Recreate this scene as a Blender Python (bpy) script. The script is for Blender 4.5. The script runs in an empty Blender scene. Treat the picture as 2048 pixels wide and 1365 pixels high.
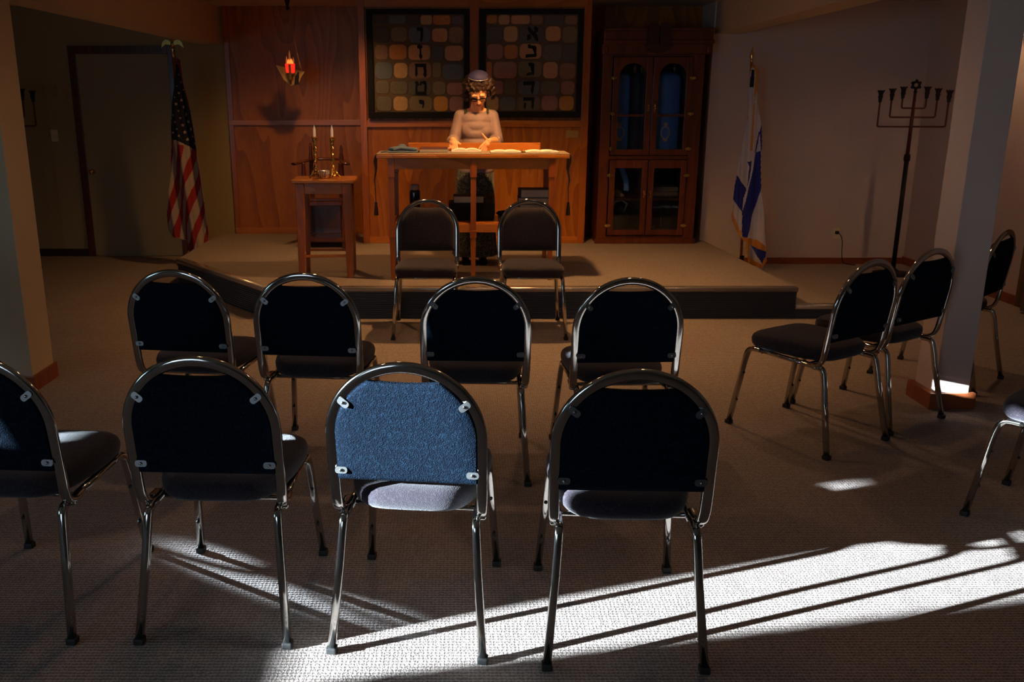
import bpy, bmesh, math, random
from mathutils import Vector, Matrix, Euler
random.seed(7)
R = math.radians
PI = math.pi
SC = bpy.context.scene
COL = SC.collection

# ------------------------------------------------------------------ camera
cam_d = bpy.data.cameras.new('camera')
cam = bpy.data.objects.new('camera', cam_d); COL.objects.link(cam)
cam.location = (0, 0, 1.53)
cam.rotation_euler = (R(90 - 15), 0, 0)
cam_d.sensor_width = 36.0
cam_d.lens = 1800 / 2048 * 36.0
cam_d.shift_x = (1024 - 920) / 2048
cam_d.shift_y = 0.0
cam_d.clip_start = 0.05
SC.camera = cam

# ------------------------------------------------------------------ world, exposure
SC.view_settings.view_transform = 'Standard'
SC.view_settings.look = 'None'
SC.view_settings.exposure = 0.0
SC.view_settings.gamma = 1.0
SC.view_settings.use_curve_mapping = False
world = bpy.data.worlds.new('world'); SC.world = world
world.use_nodes = True
bg = world.node_tree.nodes['Background']
bg.inputs[0].default_value = (0.45, 0.68, 1.0, 1)
bg.inputs[1].default_value = 1.0

# ------------------------------------------------------------------ sun and large lights
SUN_K = 0.22                     # fall of the sun per metre travelled
sd = bpy.data.lights.new('sun', 'SUN'); sd.energy = 85; sd.angle = R(0.55); sd.color = (0.74, 0.90, 1.0)
sun = bpy.data.objects.new('sun', sd); COL.objects.link(sun)
sun.location = (-8, -1, 4)
sun.rotation_euler = Vector((0.953, 0.305, -SUN_K)).to_track_quat('-Z', 'Y').to_euler()

def area(name, loc, tgt, sx, sy, power, col):
    d = bpy.data.lights.new(name, 'AREA'); d.shape = 'RECTANGLE'; d.size = sx; d.size_y = sy
    d.energy = power; d.color = col
    o = bpy.data.objects.new(name, d); COL.objects.link(o); o.location = loc
    o.rotation_euler = (Vector(tgt) - Vector(loc)).to_track_quat('-Z', 'Y').to_euler()
    return o
def spot(name, loc, tgt, power, col, cone=110, blend=0.6, rad=0.045):
    d = bpy.data.lights.new(name, 'SPOT'); d.energy = power; d.color = col
    d.spot_size = R(cone); d.spot_blend = blend; d.shadow_soft_size = rad
    o = bpy.data.objects.new(name, d); COL.objects.link(o); o.location = loc
    o.rotation_euler = (Vector(tgt) - Vector(loc)).to_track_quat('-Z', 'Y').to_euler()
    return o
# daylight of the glazed doors behind the camera
_rear = area('daylight_rear', (-3.0, -2.6, 1.3), (2.0, 4.6, 0.5), 1.9, 1.7, 9, (0.62, 0.79, 1.0))
_rear.data.spread = R(95)
# sky light of the curtained side window, low beside the closest rows
area('daylight_window', (-4.68, 0.75, 1.25), (-0.5, 2.0, 0.0), 1.1, 0.9, 14, (0.44, 0.76, 0.98))
# added narrow spot inside the closed wall, drawing the pale streak on the floor
spot('streak_spot', (-4.62, 4.85, 0.92), (-0.60, 2.66, 0.0), 11000, (0.66, 0.85, 1.0), cone=3.2, blend=1.0, rad=0.03)

WARM = (1.0, 0.50, 0.17)
WARM2 = (1.0, 0.57, 0.31)
DOWNLIGHTS = [   # x, y, power, colour, cone, target offset
    (0.42, 6.35, 150, WARM, 128, (0, 0.15)),
    (-1.2, 7.65, 46, WARM, 138, (0, 0.12)),
    (-0.5, 4.7, 19, WARM2, 150, (-0.2, 0)),
    (1.5, 5.3, 15, WARM2, 150, (0, 0)),
    (4.02, 6.85, 20, WARM2, 150, (0, 0)),
    (0.9, 3.4, 7, WARM2, 150, (0, 0)),
    (-1.0, 3.0, 5, WARM2, 150, (0, 0)),
]
CEIL = 2.39
for i, (x, y, p, c, cone, off) in enumerate(DOWNLIGHTS):
    spot('downlight_lamp', (x, y, CEIL - 0.03), (x + off[0], y + off[1], 1.0), p, c, cone=cone, blend=0.7, rad=0.045)

# ------------------------------------------------------------------ materials
def new_mat(name):
    m = bpy.data.materials.new(name); m.use_nodes = True
    nt = m.node_tree
    return m, nt, nt.nodes['Principled BSDF']
def link(nt, a, b): nt.links.new(a, b)
def plain(name, col, rough=0.6, metal=0.0, spec=0.5, noise=0.08, nscale=30, bump=0.0, coat=0.0, emit=None, es=1.0):
    m, nt, p = new_mat(name)
    tc = nt.nodes.new('ShaderNodeTexCoord')
    n = nt.nodes.new('ShaderNodeTexNoise'); n.inputs['Scale'].default_value = nscale; n.inputs['Detail'].default_value = 4
    link(nt, tc.outputs['Object'], n.inputs['Vector'])
    r = nt.nodes.new('ShaderNodeMixRGB')
    r.inputs[1].default_value = (*[max(0, c * (1 - noise)) for c in col], 1)
    r.inputs[2].default_value = (*[min(1, c * (1 + noise)) for c in col], 1)
    link(nt, n.outputs['Fac'], r.inputs[0]); link(nt, r.outputs[0], p.inputs['Base Color'])
    p.inputs['Roughness'].default_value = rough; p.inputs['Metallic'].default_value = metal
    p.inputs['Specular IOR Level'].default_value = spec
    p.inputs['Coat Weight'].default_value = coat
    if bump:
        b = nt.nodes.new('ShaderNodeBump'); b.inputs['Strength'].default_value = bump; b.inputs['Distance'].default_value = 0.002
        link(nt, n.outputs['Fac'], b.inputs['Height']); link(nt, b.outputs[0], p.inputs['Normal'])
    if emit:
        p.inputs['Emission Color'].default_value = (*emit, 1); p.inputs['Emission Strength'].default_value = es
    return m
def wood(name, c1, c2, scale=7.0, axis='Z', rough=0.35, coat=0.25):
    m, nt, p = new_mat(name)
    g = nt.nodes.new('ShaderNodeNewGeometry')
    mp = nt.nodes.new('ShaderNodeMapping')
    s = {'Z': (1, 1, 0.16), 'X': (0.16, 1, 1), 'Y': (1, 0.16, 1)}[axis]
    mp.inputs['Scale'].default_value = s
    link(nt, g.outputs['Position'], mp.inputs['Vector'])
    n = nt.nodes.new('ShaderNodeTexNoise'); n.inputs['Scale'].default_value = 1.9; n.inputs['Detail'].default_value = 2
    link(nt, mp.outputs[0], n.inputs['Vector'])
    ad = nt.nodes.new('ShaderNodeMath'); ad.operation = 'MULTIPLY'; ad.inputs[1].default_value = scale * 2
    link(nt, n.outputs['Fac'], ad.inputs[0])
    fr = nt.nodes.new('ShaderNodeMath'); fr.operation = 'FRACT'; link(nt, ad.outputs[0], fr.inputs[0])
    n2 = nt.nodes.new('ShaderNodeTexNoise'); n2.inputs['Scale'].default_value = 60; n2.inputs['Detail'].default_value = 5
    link(nt, mp.outputs[0], n2.inputs['Vector'])
    mx = nt.nodes.new('ShaderNodeMath'); mx.operation = 'MULTIPLY_ADD'; mx.inputs[1].default_value = 0.45
    link(nt, fr.outputs[0], mx.inputs[0]); 
    m2 = nt.nodes.new('ShaderNodeMath'); m2.operation = 'MULTIPLY'; m2.inputs[1].default_value = 0.6
    link(nt, n2.outputs['Fac'], m2.inputs[0]); link(nt, m2.outputs[0], mx.inputs[2])
    cr = nt.nodes.new('ShaderNodeValToRGB')
    cr.color_ramp.elements[0].position = 0.15; cr.color_ramp.elements[0].color = (*c1, 1)
    cr.color_ramp.elements[1].position = 0.8; cr.color_ramp.elements[1].color = (*c2, 1)
    link(nt, mx.outputs[0], cr.inputs[0]); link(nt, cr.outputs[0], p.inputs['Base Color'])
    p.inputs['Roughness'].default_value = rough; p.inputs['Coat Weight'].default_value = coat
    p.inputs['Coat Roughness'].default_value = 0.25
    return m
def fabric(name, c1, c2, scale=450, bump=0.6, rough=0.9, sheen=0.2):
    m, nt, p = new_mat(name)
    tc = nt.nodes.new('ShaderNodeTexCoord')
    mp = nt.nodes.new('ShaderNodeMapping'); mp.inputs['Rotation'].default_value = (0.3, 0.6, 0.7); mp.inputs['Scale'].default_value = (1, 0.6, 1.2)
    link(nt, tc.outputs['Object'], mp.inputs['Vector'])
    v = nt.nodes.new('ShaderNodeTexVoronoi'); v.inputs['Scale'].default_value = scale
    link(nt, mp.outputs[0], v.inputs['Vector'])
    n = nt.nodes.new('ShaderNodeTexNoise'); n.inputs['Scale'].default_value = scale * 0.35; n.inputs['Detail'].default_value = 3
    link(nt, tc.outputs['Object'], n.inputs['Vector'])
    a = nt.nodes.new('ShaderNodeMath'); a.operation = 'ADD'
    link(nt, v.outputs['Distance'], a.inputs[0]); link(nt, n.outputs['Fac'], a.inputs[1])
    cr = nt.nodes.new('ShaderNodeValToRGB')
    cr.color_ramp.elements[0].position = 0.55; cr.color_ramp.elements[0].color = (*c2, 1)
    cr.color_ramp.elements[1].position = 1.2 if False else 1.0; cr.color_ramp.elements[1].color = (*c1, 1)
    link(nt, a.outputs[0], cr.inputs[0]); link(nt, cr.outputs[0], p.inputs['Base Color'])
    b = nt.nodes.new('ShaderNodeBump'); b.inputs['Strength'].default_value = bump; b.inputs['Distance'].default_value = 0.0015; b.invert = True
    link(nt, a.outputs[0], b.inputs['Height']); link(nt, b.outputs[0], p.inputs['Normal'])
    p.inputs['Roughness'].default_value = rough; p.inputs['Sheen Weight'].default_value = sheen
    p.inputs['Specular IOR Level'].default_value = 0.06
    return m
def carpet(name, c1, c2):
    m, nt, p = new_mat(name)
    g = nt.nodes.new('ShaderNodeNewGeometry')
    n = nt.nodes.new('ShaderNodeTexNoise'); n.inputs['Scale'].default_value = 95; n.inputs['Detail'].default_value = 4
    link(nt, g.outputs['Position'], n.inputs['Vector'])
    sx = nt.nodes.new('ShaderNodeSeparateXYZ'); link(nt, g.outputs['Position'], sx.inputs[0])
    def wave(sock, freq, dist):
        a = nt.nodes.new('ShaderNodeMath'); a.operation = 'MULTIPLY'; a.inputs[1].default_value = freq; link(nt, sock, a.inputs[0])
        b = nt.nodes.new('ShaderNodeMath'); b.operation = 'MULTIPLY_ADD'; b.inputs[1].default_value = dist; link(nt, n.outputs['Fac'], b.inputs[0]); link(nt, a.outputs[0], b.inputs[2])
        c = nt.nodes.new('ShaderNodeMath'); c.operation = 'SINE'; link(nt, b.outputs[0], c.inputs[0])
        return c
    wy = wave(sx.outputs['Y'], 2 * PI / 0.0135, 5.5)
    wx = wave(sx.outputs['X'], 2 * PI / 0.012, 16.0)
    mu = nt.nodes.new('ShaderNodeMath'); mu.operation = 'MULTIPLY_ADD'; mu.inputs[1].default_value = 0.55
    link(nt, wx.outputs[0], mu.inputs[0]); link(nt, wy.outputs[0], mu.inputs[2])
    mr = nt.nodes.new('ShaderNodeMapRange'); mr.inputs['From Min'].default_value = -1.5; mr.inputs['From Max'].default_value = 1.5
    link(nt, mu.outputs[0], mr.inputs['Value'])
    cr = nt.nodes.new('ShaderNodeValToRGB')
    cr.color_ramp.elements[0].position = 0.1; cr.color_ramp.elements[0].color = (*c1, 1)
    cr.color_ramp.elements[1].position = 0.8; cr.color_ramp.elements[1].color = (*c2, 1)
    link(nt, mr.outputs[0], cr.inputs[0])
    n3 = nt.nodes.new('ShaderNodeTexNoise'); n3.inputs['Scale'].default_value = 1.3; n3.inputs['Detail'].default_value = 4
    link(nt, g.outputs['Position'], n3.inputs['Vector'])
    mr3 = nt.nodes.new('ShaderNodeMapRange'); mr3.inputs['To Min'].default_value = 0.82; mr3.inputs['To Max'].default_value = 1.15
    link(nt, n3.outputs['Fac'], mr3.inputs['Value'])
    hs = nt.nodes.new('ShaderNodeHueSaturation'); link(nt, cr.outputs[0], hs.inputs['Color']); link(nt, mr3.outputs[0], hs.inputs['Value'])
    link(nt, hs.outputs[0], p.inputs['Base Color'])
    b = nt.nodes.new('ShaderNodeBump'); b.inputs['Strength'].default_value = 0.7; b.inputs['Distance'].default_value = 0.003
    link(nt, mr.outputs[0], b.inputs['Height']); link(nt, b.outputs[0], p.inputs['Normal'])
    p.inputs['Roughness'].default_value = 0.95; p.inputs['Specular IOR Level'].default_value = 0.1
    return m
def glass(name, tint=(0.9, 0.95, 1.0)):
    m, nt, p = new_mat(name)
    tr = nt.nodes.new('ShaderNodeBsdfTransparent'); tr.inputs[0].default_value = (*tint, 1)
    gl = nt.nodes.new('ShaderNodeBsdfGlossy'); gl.inputs['Roughness'].default_value = 0.03
    fr = nt.nodes.new('ShaderNodeFresnel'); fr.inputs[0].default_value = 1.45
    mx = nt.nodes.new('ShaderNodeMixShader'); link(nt, fr.outputs[0], mx.inputs[0]); link(nt, tr.outputs[0], mx.inputs[1]); link(nt, gl.outputs[0], mx.inputs[2])
    link(nt, mx.outputs[0], nt.nodes['Material Output'].inputs['Surface'])
    return m

M = {}
M['wall'] = plain('cream_wall_paint', (0.56, 0.45, 0.31), 0.85, noise=0.03, nscale=60, bump=0.15)
M['wall_white'] = plain('white_wall_paint', (0.66, 0.53, 0.47), 0.85, noise=0.03, nscale=60, bump=0.15)
M['wall_back'] = plain('shade_darkened_wall_paint', (0.38, 0.31, 0.17), 0.85, noise=0.03, nscale=60, bump=0.15)  # cream wall, with the shade behind beam and pillar put into its colour
M['door'] = plain('shade_darkened_door_paint', (0.34, 0.28, 0.16), 0.6, noise=0.04, nscale=12)  # darkened like the wall round it: shade put into the colour
M['ceiling'] = plain('ceiling_paint', (0.55, 0.45, 0.34), 0.9, noise=0.03, nscale=80, bump=0.2)
M['carpet'] = carpet('loop_carpet', (0.17, 0.137, 0.122), (0.43, 0.355, 0.325))
M['riser'] = plain('ribbed_riser', (0.055, 0.075, 0.115), 0.7, noise=0.2, nscale=80)
M['nosing'] = plain('vinyl_nosing', (0.50, 0.47, 0.46), 0.22, metal=0.5, noise=0.1, coat=0.4)
M['oak'] = wood('oak_panel', (0.26, 0.070, 0.004), (0.48, 0.158, 0.012), 8, 'Z', 0.42, 0.08)
M['oak_trim'] = wood('oak_trim', (0.38, 0.11, 0.010), (0.55, 0.19, 0.022), 5, 'X', 0.3)
M['oak_trim_v'] = wood('oak_trim_upright', (0.30, 0.080, 0.008), (0.46, 0.14, 0.016), 5, 'Z', 0.3)
M['oak_light'] = wood('oak_table', (0.34, 0.10, 0.010), (0.52, 0.18, 0.022), 6, 'X', 0.25, 0.5)
M['oak_leg'] = wood('oak_table_leg', (0.24, 0.058, 0.006), (0.38, 0.105, 0.012), 6, 'Z', 0.3, 0.4)
M['ark'] = wood('ark_cherry', (0.080, 0.017, 0.004), (0.15, 0.034, 0.007), 6, 'Z', 0.4, 0.1)
M['ark_dark'] = plain('ark_dark_wood', (0.035, 0.010, 0.005), 0.5)  # dark brown wood for cabinet back, carved tablets and door-side baseboard
M['redwood'] = wood('red_baseboard', (0.20, 0.045, 0.014), (0.30, 0.075, 0.022), 5, 'X', 0.4)
M['darkwood'] = wood('dark_chair_wood', (0.06, 0.016, 0.008), (0.12, 0.03, 0.012), 6, 'Z', 0.25, 0.4)
M['black'] = plain('black_frame', (0.008, 0.008, 0.009), 0.6, spec=0.2)
M['rubber'] = plain('black_rubber', (0.012, 0.012, 0.012), 0.6)
M['chrome'] = plain('chrome', (0.52, 0.50, 0.47), 0.10, metal=1.0, noise=0.05, nscale=120)
M['clip'] = plain('dull_bracket_steel', (0.22, 0.22, 0.22), 0.42, metal=0.9)
M['brass'] = plain('brass', (0.80, 0.52, 0.16), 0.2, metal=1.0, noise=0.1, nscale=80)
M['brass_dull'] = plain('dull_brass', (0.50, 0.33, 0.12), 0.45, metal=1.0, noise=0.15, nscale=60)
M['iron'] = plain('wrought_iron', (0.018, 0.014, 0.012), 0.5, metal=0.6)
M['rust'] = plain('copper_brown_metal', (0.12, 0.035, 0.018), 0.45, metal=0.7)
M['fab_seat'] = fabric('seat_fabric', (0.024, 0.020, 0.028), (0.062, 0.047, 0.054), 330, 0.5)
M['fab_back'] = fabric('back_fabric', (0.002, 0.005, 0.011), (0.008, 0.021, 0.040), 260, 0.9, sheen=0.0)
M['candle'] = plain('ivory_wax', (0.88, 0.80, 0.66), 0.4, noise=0.03, emit=(1.0, 0.62, 0.30), es=0.22)
M['page'] = plain('paper', (0.86, 0.83, 0.74), 0.8, noise=0.03)
M['skin'] = plain('skin', (0.88, 0.44, 0.23), 0.5, noise=0.05, nscale=40)
M['lip'] = plain('lips', (0.45, 0.16, 0.12), 0.4)
M['hair'] = plain('brown_curls', (0.030, 0.011, 0.006), 0.6, noise=0.5, nscale=60, bump=0.8)
M['blouse'] = plain('rose_blouse', (0.30, 0.205, 0.20), 0.6, noise=0.06, nscale=90, bump=0.15)
M['skirt'] = fabric('speckled_skirt', (0.05, 0.055, 0.04), (0.30, 0.30, 0.22), 120, 0.3)
M['kippah'] = plain('blue_satin', (0.045, 0.045, 0.16), 0.7, noise=0.1)
M['silver'] = plain('silver_trim', (0.75, 0.72, 0.75), 0.25, metal=0.8)
M['navy'] = plain('navy_cloth', (0.006, 0.008, 0.022), 0.85)
M['white_cloth'] = plain('white_cloth', (0.62, 0.58, 0.62), 0.8)
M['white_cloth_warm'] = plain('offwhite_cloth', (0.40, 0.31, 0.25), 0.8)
M['red_cloth'] = plain('red_cloth', (0.30, 0.012, 0.016), 0.8)
M['blue_cloth'] = plain('royal_blue_cloth', (0.008, 0.016, 0.24), 0.7)
M['gold_fringe'] = plain('gold_fringe', (0.62, 0.26, 0.03), 0.6, noise=0.35, nscale=250, bump=0.8)
M['mantle'] = plain('blue_mantle', (0.12, 0.30, 0.72), 0.55, noise=0.1)
M['mantle_dark'] = plain('dark_mantle', (0.03, 0.025, 0.05), 0.6, noise=0.1)
M['gilt_thread'] = plain('gilt_embroidery', (0.85, 0.5, 0.38), 0.5)
M['greyblue_cloth'] = plain('grey_blue_knit', (0.10, 0.15, 0.23), 0.9, noise=0.2, nscale=150, bump=0.5)
M['maroon'] = plain('maroon_cover', (0.10, 0.035, 0.035), 0.5)
M['slate'] = plain('slate_cover', (0.035, 0.045, 0.055), 0.5)
M['grey_pages'] = plain('grey_page_edges', (0.36, 0.34, 0.30), 0.7, noise=0.15, nscale=200)
M['tan_cloth'] = plain('patterned_tan_cloth', (0.42, 0.25, 0.14), 0.9, noise=0.5, nscale=50)
M['runner'] = plain('table_runner', (0.30, 0.22, 0.14), 0.8, noise=0.2, nscale=60)
M['runner_edge'] = plain('runner_edge', (0.07, 0.05, 0.04), 0.8)
M['plate'] = plain('ivory_plate', (0.80, 0.68, 0.40), 0.5)
M['red_glass'] = plain('red_votive_glass', (0.6, 0.01, 0.01), 0.15, emit=(1.0, 0.02, 0.01), es=1.3)
M['flame'] = plain('flame', (1.0, 0.35, 0.06), 0.5, emit=(1.0, 0.20, 0.03), es=1.4)
M['votive_base'] = plain('votive_frosted_base', (0.35, 0.12, 0.10), 0.4)
M['glasstips'] = plain('amber_glass_tongue', (0.50, 0.22, 0.08), 0.25, emit=(1.0, 0.25, 0.05), es=0.12)
M['glass'] = glass('cabinet_glass')
M['curtain'] = plain('brown_curtain', (0.30, 0.17, 0.08), 0.9, noise=0.15, nscale=20)
M['lens'] = glass('spectacle_lens')
M['lamp_glow'] = plain('lamp_glow', (1, 0.8, 0.5), 0.5, emit=(1.0, 0.62, 0.3), es=80.0)
M['white_trim'] = plain('white_trim', (0.6, 0.58, 0.55), 0.5)
QC = {'blue': (0.075, 0.095, 0.115), 'slate': (0.060, 0.062, 0.060), 'olive': (0.13, 0.105, 0.058), 'dkolive': (0.050, 0.046, 0.028),
      'tan': (0.34, 0.215, 0.10), 'peach': (0.36, 0.195, 0.095), 'orange': (0.32, 0.135, 0.035), 'brown': (0.17, 0.10, 0.065),
      'pink': (0.23, 0.115, 0.09), 'grey': (0.095, 0.085, 0.068), 'gold': (0.37, 0.18, 0.035), 'purple': (0.08, 0.07, 0.085)}
for k, c in QC.items():
    M['q_' + k] = plain('quilt_' + k, tuple(min(1, v * 1.4) for v in c), 0.6, noise=0.25, nscale=45, bump=0.8)
M['q_base'] = plain('quilt_ground', (0.11, 0.075, 0.045), 0.75, noise=0.2, nscale=50, bump=0.6)

# ------------------------------------------------------------------ mesh helpers
class MB:
    def __init__(s): s.bm = bmesh.new(); s.mats = []
    def mi(s, m):
        if m is None: m = 'wall'
        if m not in s.mats: s.mats.append(m)
        return s.mats.index(m)
    def _take(s, verts, m, mat=None, smooth=False):
        i = s.mi(m)
        if mat is not None:
            for v in verts: v.co = mat @ v.co
        fs = set()
        for v in verts:
            for f in v.link_faces: fs.add(f)
        for f in fs: f.material_index = i; f.smooth = smooth
        return verts
    def box(s, x0, x1, y0, y1, z0, z1, m=None, mat=None, bevel=0.0):
        r = bmesh.ops.create_cube(s.bm, size=1)
        T = Matrix.Translation(((x0 + x1) / 2, (y0 + y1) / 2, (z0 + z1) / 2)) @ Matrix.Diagonal((abs(x1 - x0), abs(y1 - y0), abs(z1 - z0), 1))
        vs = r['verts']
        for v in vs: v.co = T @ v.co
        if bevel:
            es = set(e for v in vs for e in v.link_edges)
            rr = bmesh.ops.bevel(s.bm, geom=list(es), offset=bevel, segments=2, profile=0.6, affect='EDGES', clamp_overlap=True)
            vs = list(set(rr['verts']) | set(v for v in vs if v.is_valid))
            # gather the whole island
            seen = set(vs); st = list(vs)
            while st:
                v = st.pop()
                for e in v.link_edges:
                    o = e.other_vert(v)
                    if o not in seen: seen.add(o); st.append(o)
            vs = list(seen)
        return s._take(vs, m, mat)
    def prism(s, pts, depth, m=None, mat=None, smooth=False):
        # polygon in local XZ extruded +Y by depth
        a = [s.bm.verts.new((p[0], 0, p[1])) for p in pts]; b = [s.bm.verts.new((p[0], depth, p[1])) for p in pts]
        n = len(pts)
        try: s.bm.faces.new(a)
        except ValueError: pass
        s.bm.faces.new(b[::-1])
        for i in range(n): s.bm.faces.new((a[i], b[i], b[(i + 1) % n], a[(i + 1) % n]))
        return s._take(a + b, m, mat, smooth)
    def lathe(s, prof, m=None, mat=None, seg=20, twist=None, smooth=True):
        rings = []
        for (r, z) in prof:
            ring = []
            for k in range(seg):
                a = 2 * PI * k / seg
                rr = max(r, 1e-4)
                if twist: rr *= twist(a, z)
                ring.append(s.bm.verts.new((rr * math.cos(a), rr * math.sin(a), z)))
            rings.append(ring)
        for i in range(len(rings) - 1):
            for k in range(seg):
                s.bm.faces.new((rings[i][k], rings[i][(k + 1) % seg], rings[i + 1][(k + 1) % seg], rings[i + 1][k]))
        s.bm.faces.new(rings[0][::-1]); s.bm.faces.new(rings[-1])
        return s._take([v for r in rings for v in r], m, mat, smooth)
    def sweep(s, pts, a, b, up=(0, 0, 1), m=None, seg=12, closed=False, mat=None, smooth=True, scale=None, power=1.0):
        # oval tube: half-width a along side, b along normal; up is a reference vector (not parallel to the path)
        P = [Vector(p) for p in pts]; n = len(P); rings = []
        for i, p in enumerate(P):
            if closed: t = P[(i + 1) % n] - P[i - 1]
            else: t = P[min(i + 1, n - 1)] - P[max(i - 1, 0)]
            t.normalize()
            u = Vector(up[i] if isinstance(up, list) else up)
            sd = t.cross(u)
            if sd.length < 1e-5: sd = t.cross(Vector((1, 0, 0.1)))
            sd.normalize(); nn = sd.cross(t).normalized()
            k = scale[i] if scale else 1.0
            ring = []
            for j in range(seg):
                an = 2 * PI * j / seg
                c, q = math.cos(an), math.sin(an)
                c = math.copysign(abs(c) ** power, c); q = math.copysign(abs(q) ** power, q)
                ring.append(s.bm.verts.new(p + sd * (a * k * c) + nn * (b * k * q)))
            rings.append(ring)
        m_ = n if closed else n - 1
        for i in range(m_):
            r0, r1 = rings[i], rings[(i + 1) % n]
            for j in range(seg): s.bm.faces.new((r0[j], r0[(j + 1) % seg], r1[(j + 1) % seg], r1[j]))
        if not closed: s.bm.faces.new(rings[0][::-1]); s.bm.faces.new(rings[-1])
        return s._take([v for r in rings for v in r], m, mat, smooth)
    def ball(s, c, r, m=None, mat=None, sub=2, rot=None):
        rr = r if isinstance(r, (tuple, list)) else (r, r, r)
        res = bmesh.ops.create_icosphere(s.bm, subdivisions=sub, radius=1)
        T = Matrix.Translation(c) @ (rot.to_4x4() if rot else Matrix.Identity(4)) @ Matrix.Diagonal((*rr, 1))
        for v in res['verts']: v.co = T @ v.co
        return s._take(res['verts'], m, mat, True)
    def capsule(s, p0, r0, p1, r1, m=None, mat=None, seg=14):
        p0 = Vector(p0); p1 = Vector(p1); d = p1 - p0; L = d.length
        q = d.to_track_quat('Z', 'Y').to_matrix().to_4x4()
        prof = []
        for i in range(5): a = -PI / 2 + PI / 2 * i / 4; prof.append((r0 * math.cos(a), r0 * math.sin(a)))
        for i in range(5): a = PI / 2 * i / 4; prof.append((r1 * math.cos(a), L + r1 * math.sin(a)))
        T = Matrix.Translation(p0) @ q
        if mat is not None: T = mat @ T
        return s.lathe(prof, m, T, seg)
    def build(s, name, parent=None, loc=None, recalc=True):
        if recalc: bmesh.ops.recalc_face_normals(s.bm, faces=s.bm.faces)
        me = bpy.data.meshes.new(name); s.bm.to_mesh(me); s.bm.free()
        for m in s.mats: me.materials.append(M[m])
        o = bpy.data.objects.new(name, me); COL.objects.link(o)
        if parent: o.parent = parent
        if loc: o.location = loc
        return o
def tag(o, label=None, cat=None, group=None, kind=None):
    if label: o['label'] = label
    if cat: o['category'] = cat
    if group: o['group'] = group
    if kind: o['kind'] = kind
    return o
def thing(name, label, cat, loc=(0, 0, 0), rz=0.0, group=None):
    o = bpy.data.objects.new(name, None); COL.objects.link(o)
    o.location = loc; o.rotation_euler = (0, 0, rz); o.empty_display_size = 0.1
    return tag(o, label, cat, group)
def struct(name, mb, parent=None):
    o = mb.build(name, parent)
    if not parent: o['kind'] = 'structure'
    return o
KIDS = {}
def copy_tree(o, parent=None):
    c = o.copy(); COL.objects.link(c)
    if parent: c.parent = parent
    for ch in [x for x in bpy.data.objects if x.parent == o]: copy_tree(ch, c)
    return c
def chaikin(pts, n=2, closed=False):
    P = [Vector(p) for p in pts]
    for _ in range(n):
        Q = [] if closed else [P[0]]
        rng = len(P) if closed else len(P) - 1
        for i in range(rng):
            a, b = P[i], P[(i + 1) % len(P)]
            Q += [a * 0.75 + b * 0.25, a * 0.25 + b * 0.75]
        if not closed: Q.append(P[-1])
        P = Q
    return P
def rrect(x0, x1, z0, z1, r, n=5):
    out = []
    for cx, cz, a0 in ((x1 - r, z1 - r, 0), (x0 + r, z1 - r, 90), (x0 + r, z0 + r, 180), (x1 - r, z0 + r, 270)):
        for k in range(n + 1):
            a = R(a0 + 90 * k / n); out.append((cx + r * math.cos(a), cz + r * math.sin(a)))
    return out

# ------------------------------------------------------------------ room shell
XL, XR, YB, YF = -4.75, 4.28, -3.5, 9.05
b = MB(); b.box(XL - 0.15, XR + 0.15, YB - 0.15, YF + 0.2, -0.12, 0.0, 'carpet'); struct('floor', b)
b = MB(); b.box(XL - 0.15, XR + 0.15, YB - 0.15, YF + 0.2, CEIL, CEIL + 0.12, 'ceiling'); struct('ceiling', b)
b = MB(); b.box(XR, XR + 0.15, YB, YF + 0.2, 0, CEIL, 'wall_white'); struct('wall_right', b)
b = MB(); b.box(XL - 0.15, XR + 0.15, YB - 0.15, YB, 0, CEIL, 'wall'); struct('wall_rear', b)
# back wall: plain part beside the alcove with the door, and behind the alcove
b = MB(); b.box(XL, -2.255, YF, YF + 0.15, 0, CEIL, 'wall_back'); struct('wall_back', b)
b = MB(); b.box(-2.255, 2.30, YF, YF + 0.15, 0, CEIL, 'oak'); struct('wall_alcove', b)
b = MB(); b.box(2.30, XR, 8.6, YF + 0.15, 0, CEIL, 'wall_white'); struct('wall_flag', b)
# sun-side wall: out of view, its holes shaped to throw the sun patches
HOLES = [(1.235, 1.285, 1.40, 1.49), (1.56, 1.66, 1.225, 1.285), (1.31, 1.42, 1.40, 1.47), (1.99, 2.08, 1.69, 1.81)]
NH = 24
for _k in range(NH):
    _z = 0.99 + (2.0 - 0.99) * _k / NH
    HOLES.append((0.72 - 0.27 * min(1, max(0, (_z - 0.99) / 0.5)) if _z < 1.56 else 0.70, 0.925, _z, _z + (2.0 - 0.99) / NH))
def wall_with_holes(holes, x0, x1, y0, y1, z0, z1, m):
    ys = sorted({y0, y1} | {h[0] for h in holes} | {h[1] for h in holes})
    mb = MB()
    for a, c in zip(ys[:-1], ys[1:]):
        hs = sorted([h for h in holes if h[0] <= a + 1e-6 and h[1] >= c - 1e-6], key=lambda h: h[2])
        z = z0
        for h in hs:
            mb.box(x0, x1, a, c, z, h[2], m); z = h[3]
        mb.box(x0, x1, a, c, z, z1, m)
    return mb
struct('wall_left', wall_with_holes(HOLES, XL - 0.03, XL, YB, YF + 0.2, 0, CEIL, 'wall'))
# beams under the ceiling
b = MB(); b.box(-2.50, -2.29, YB, YF, 2.045, CEIL, 'wall'); struct('trim_1', b)
b = MB(); b.box(2.31, 2.54, YB, 8.6, 2.11, CEIL, 'wall'); struct('trim_2', b)
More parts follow.
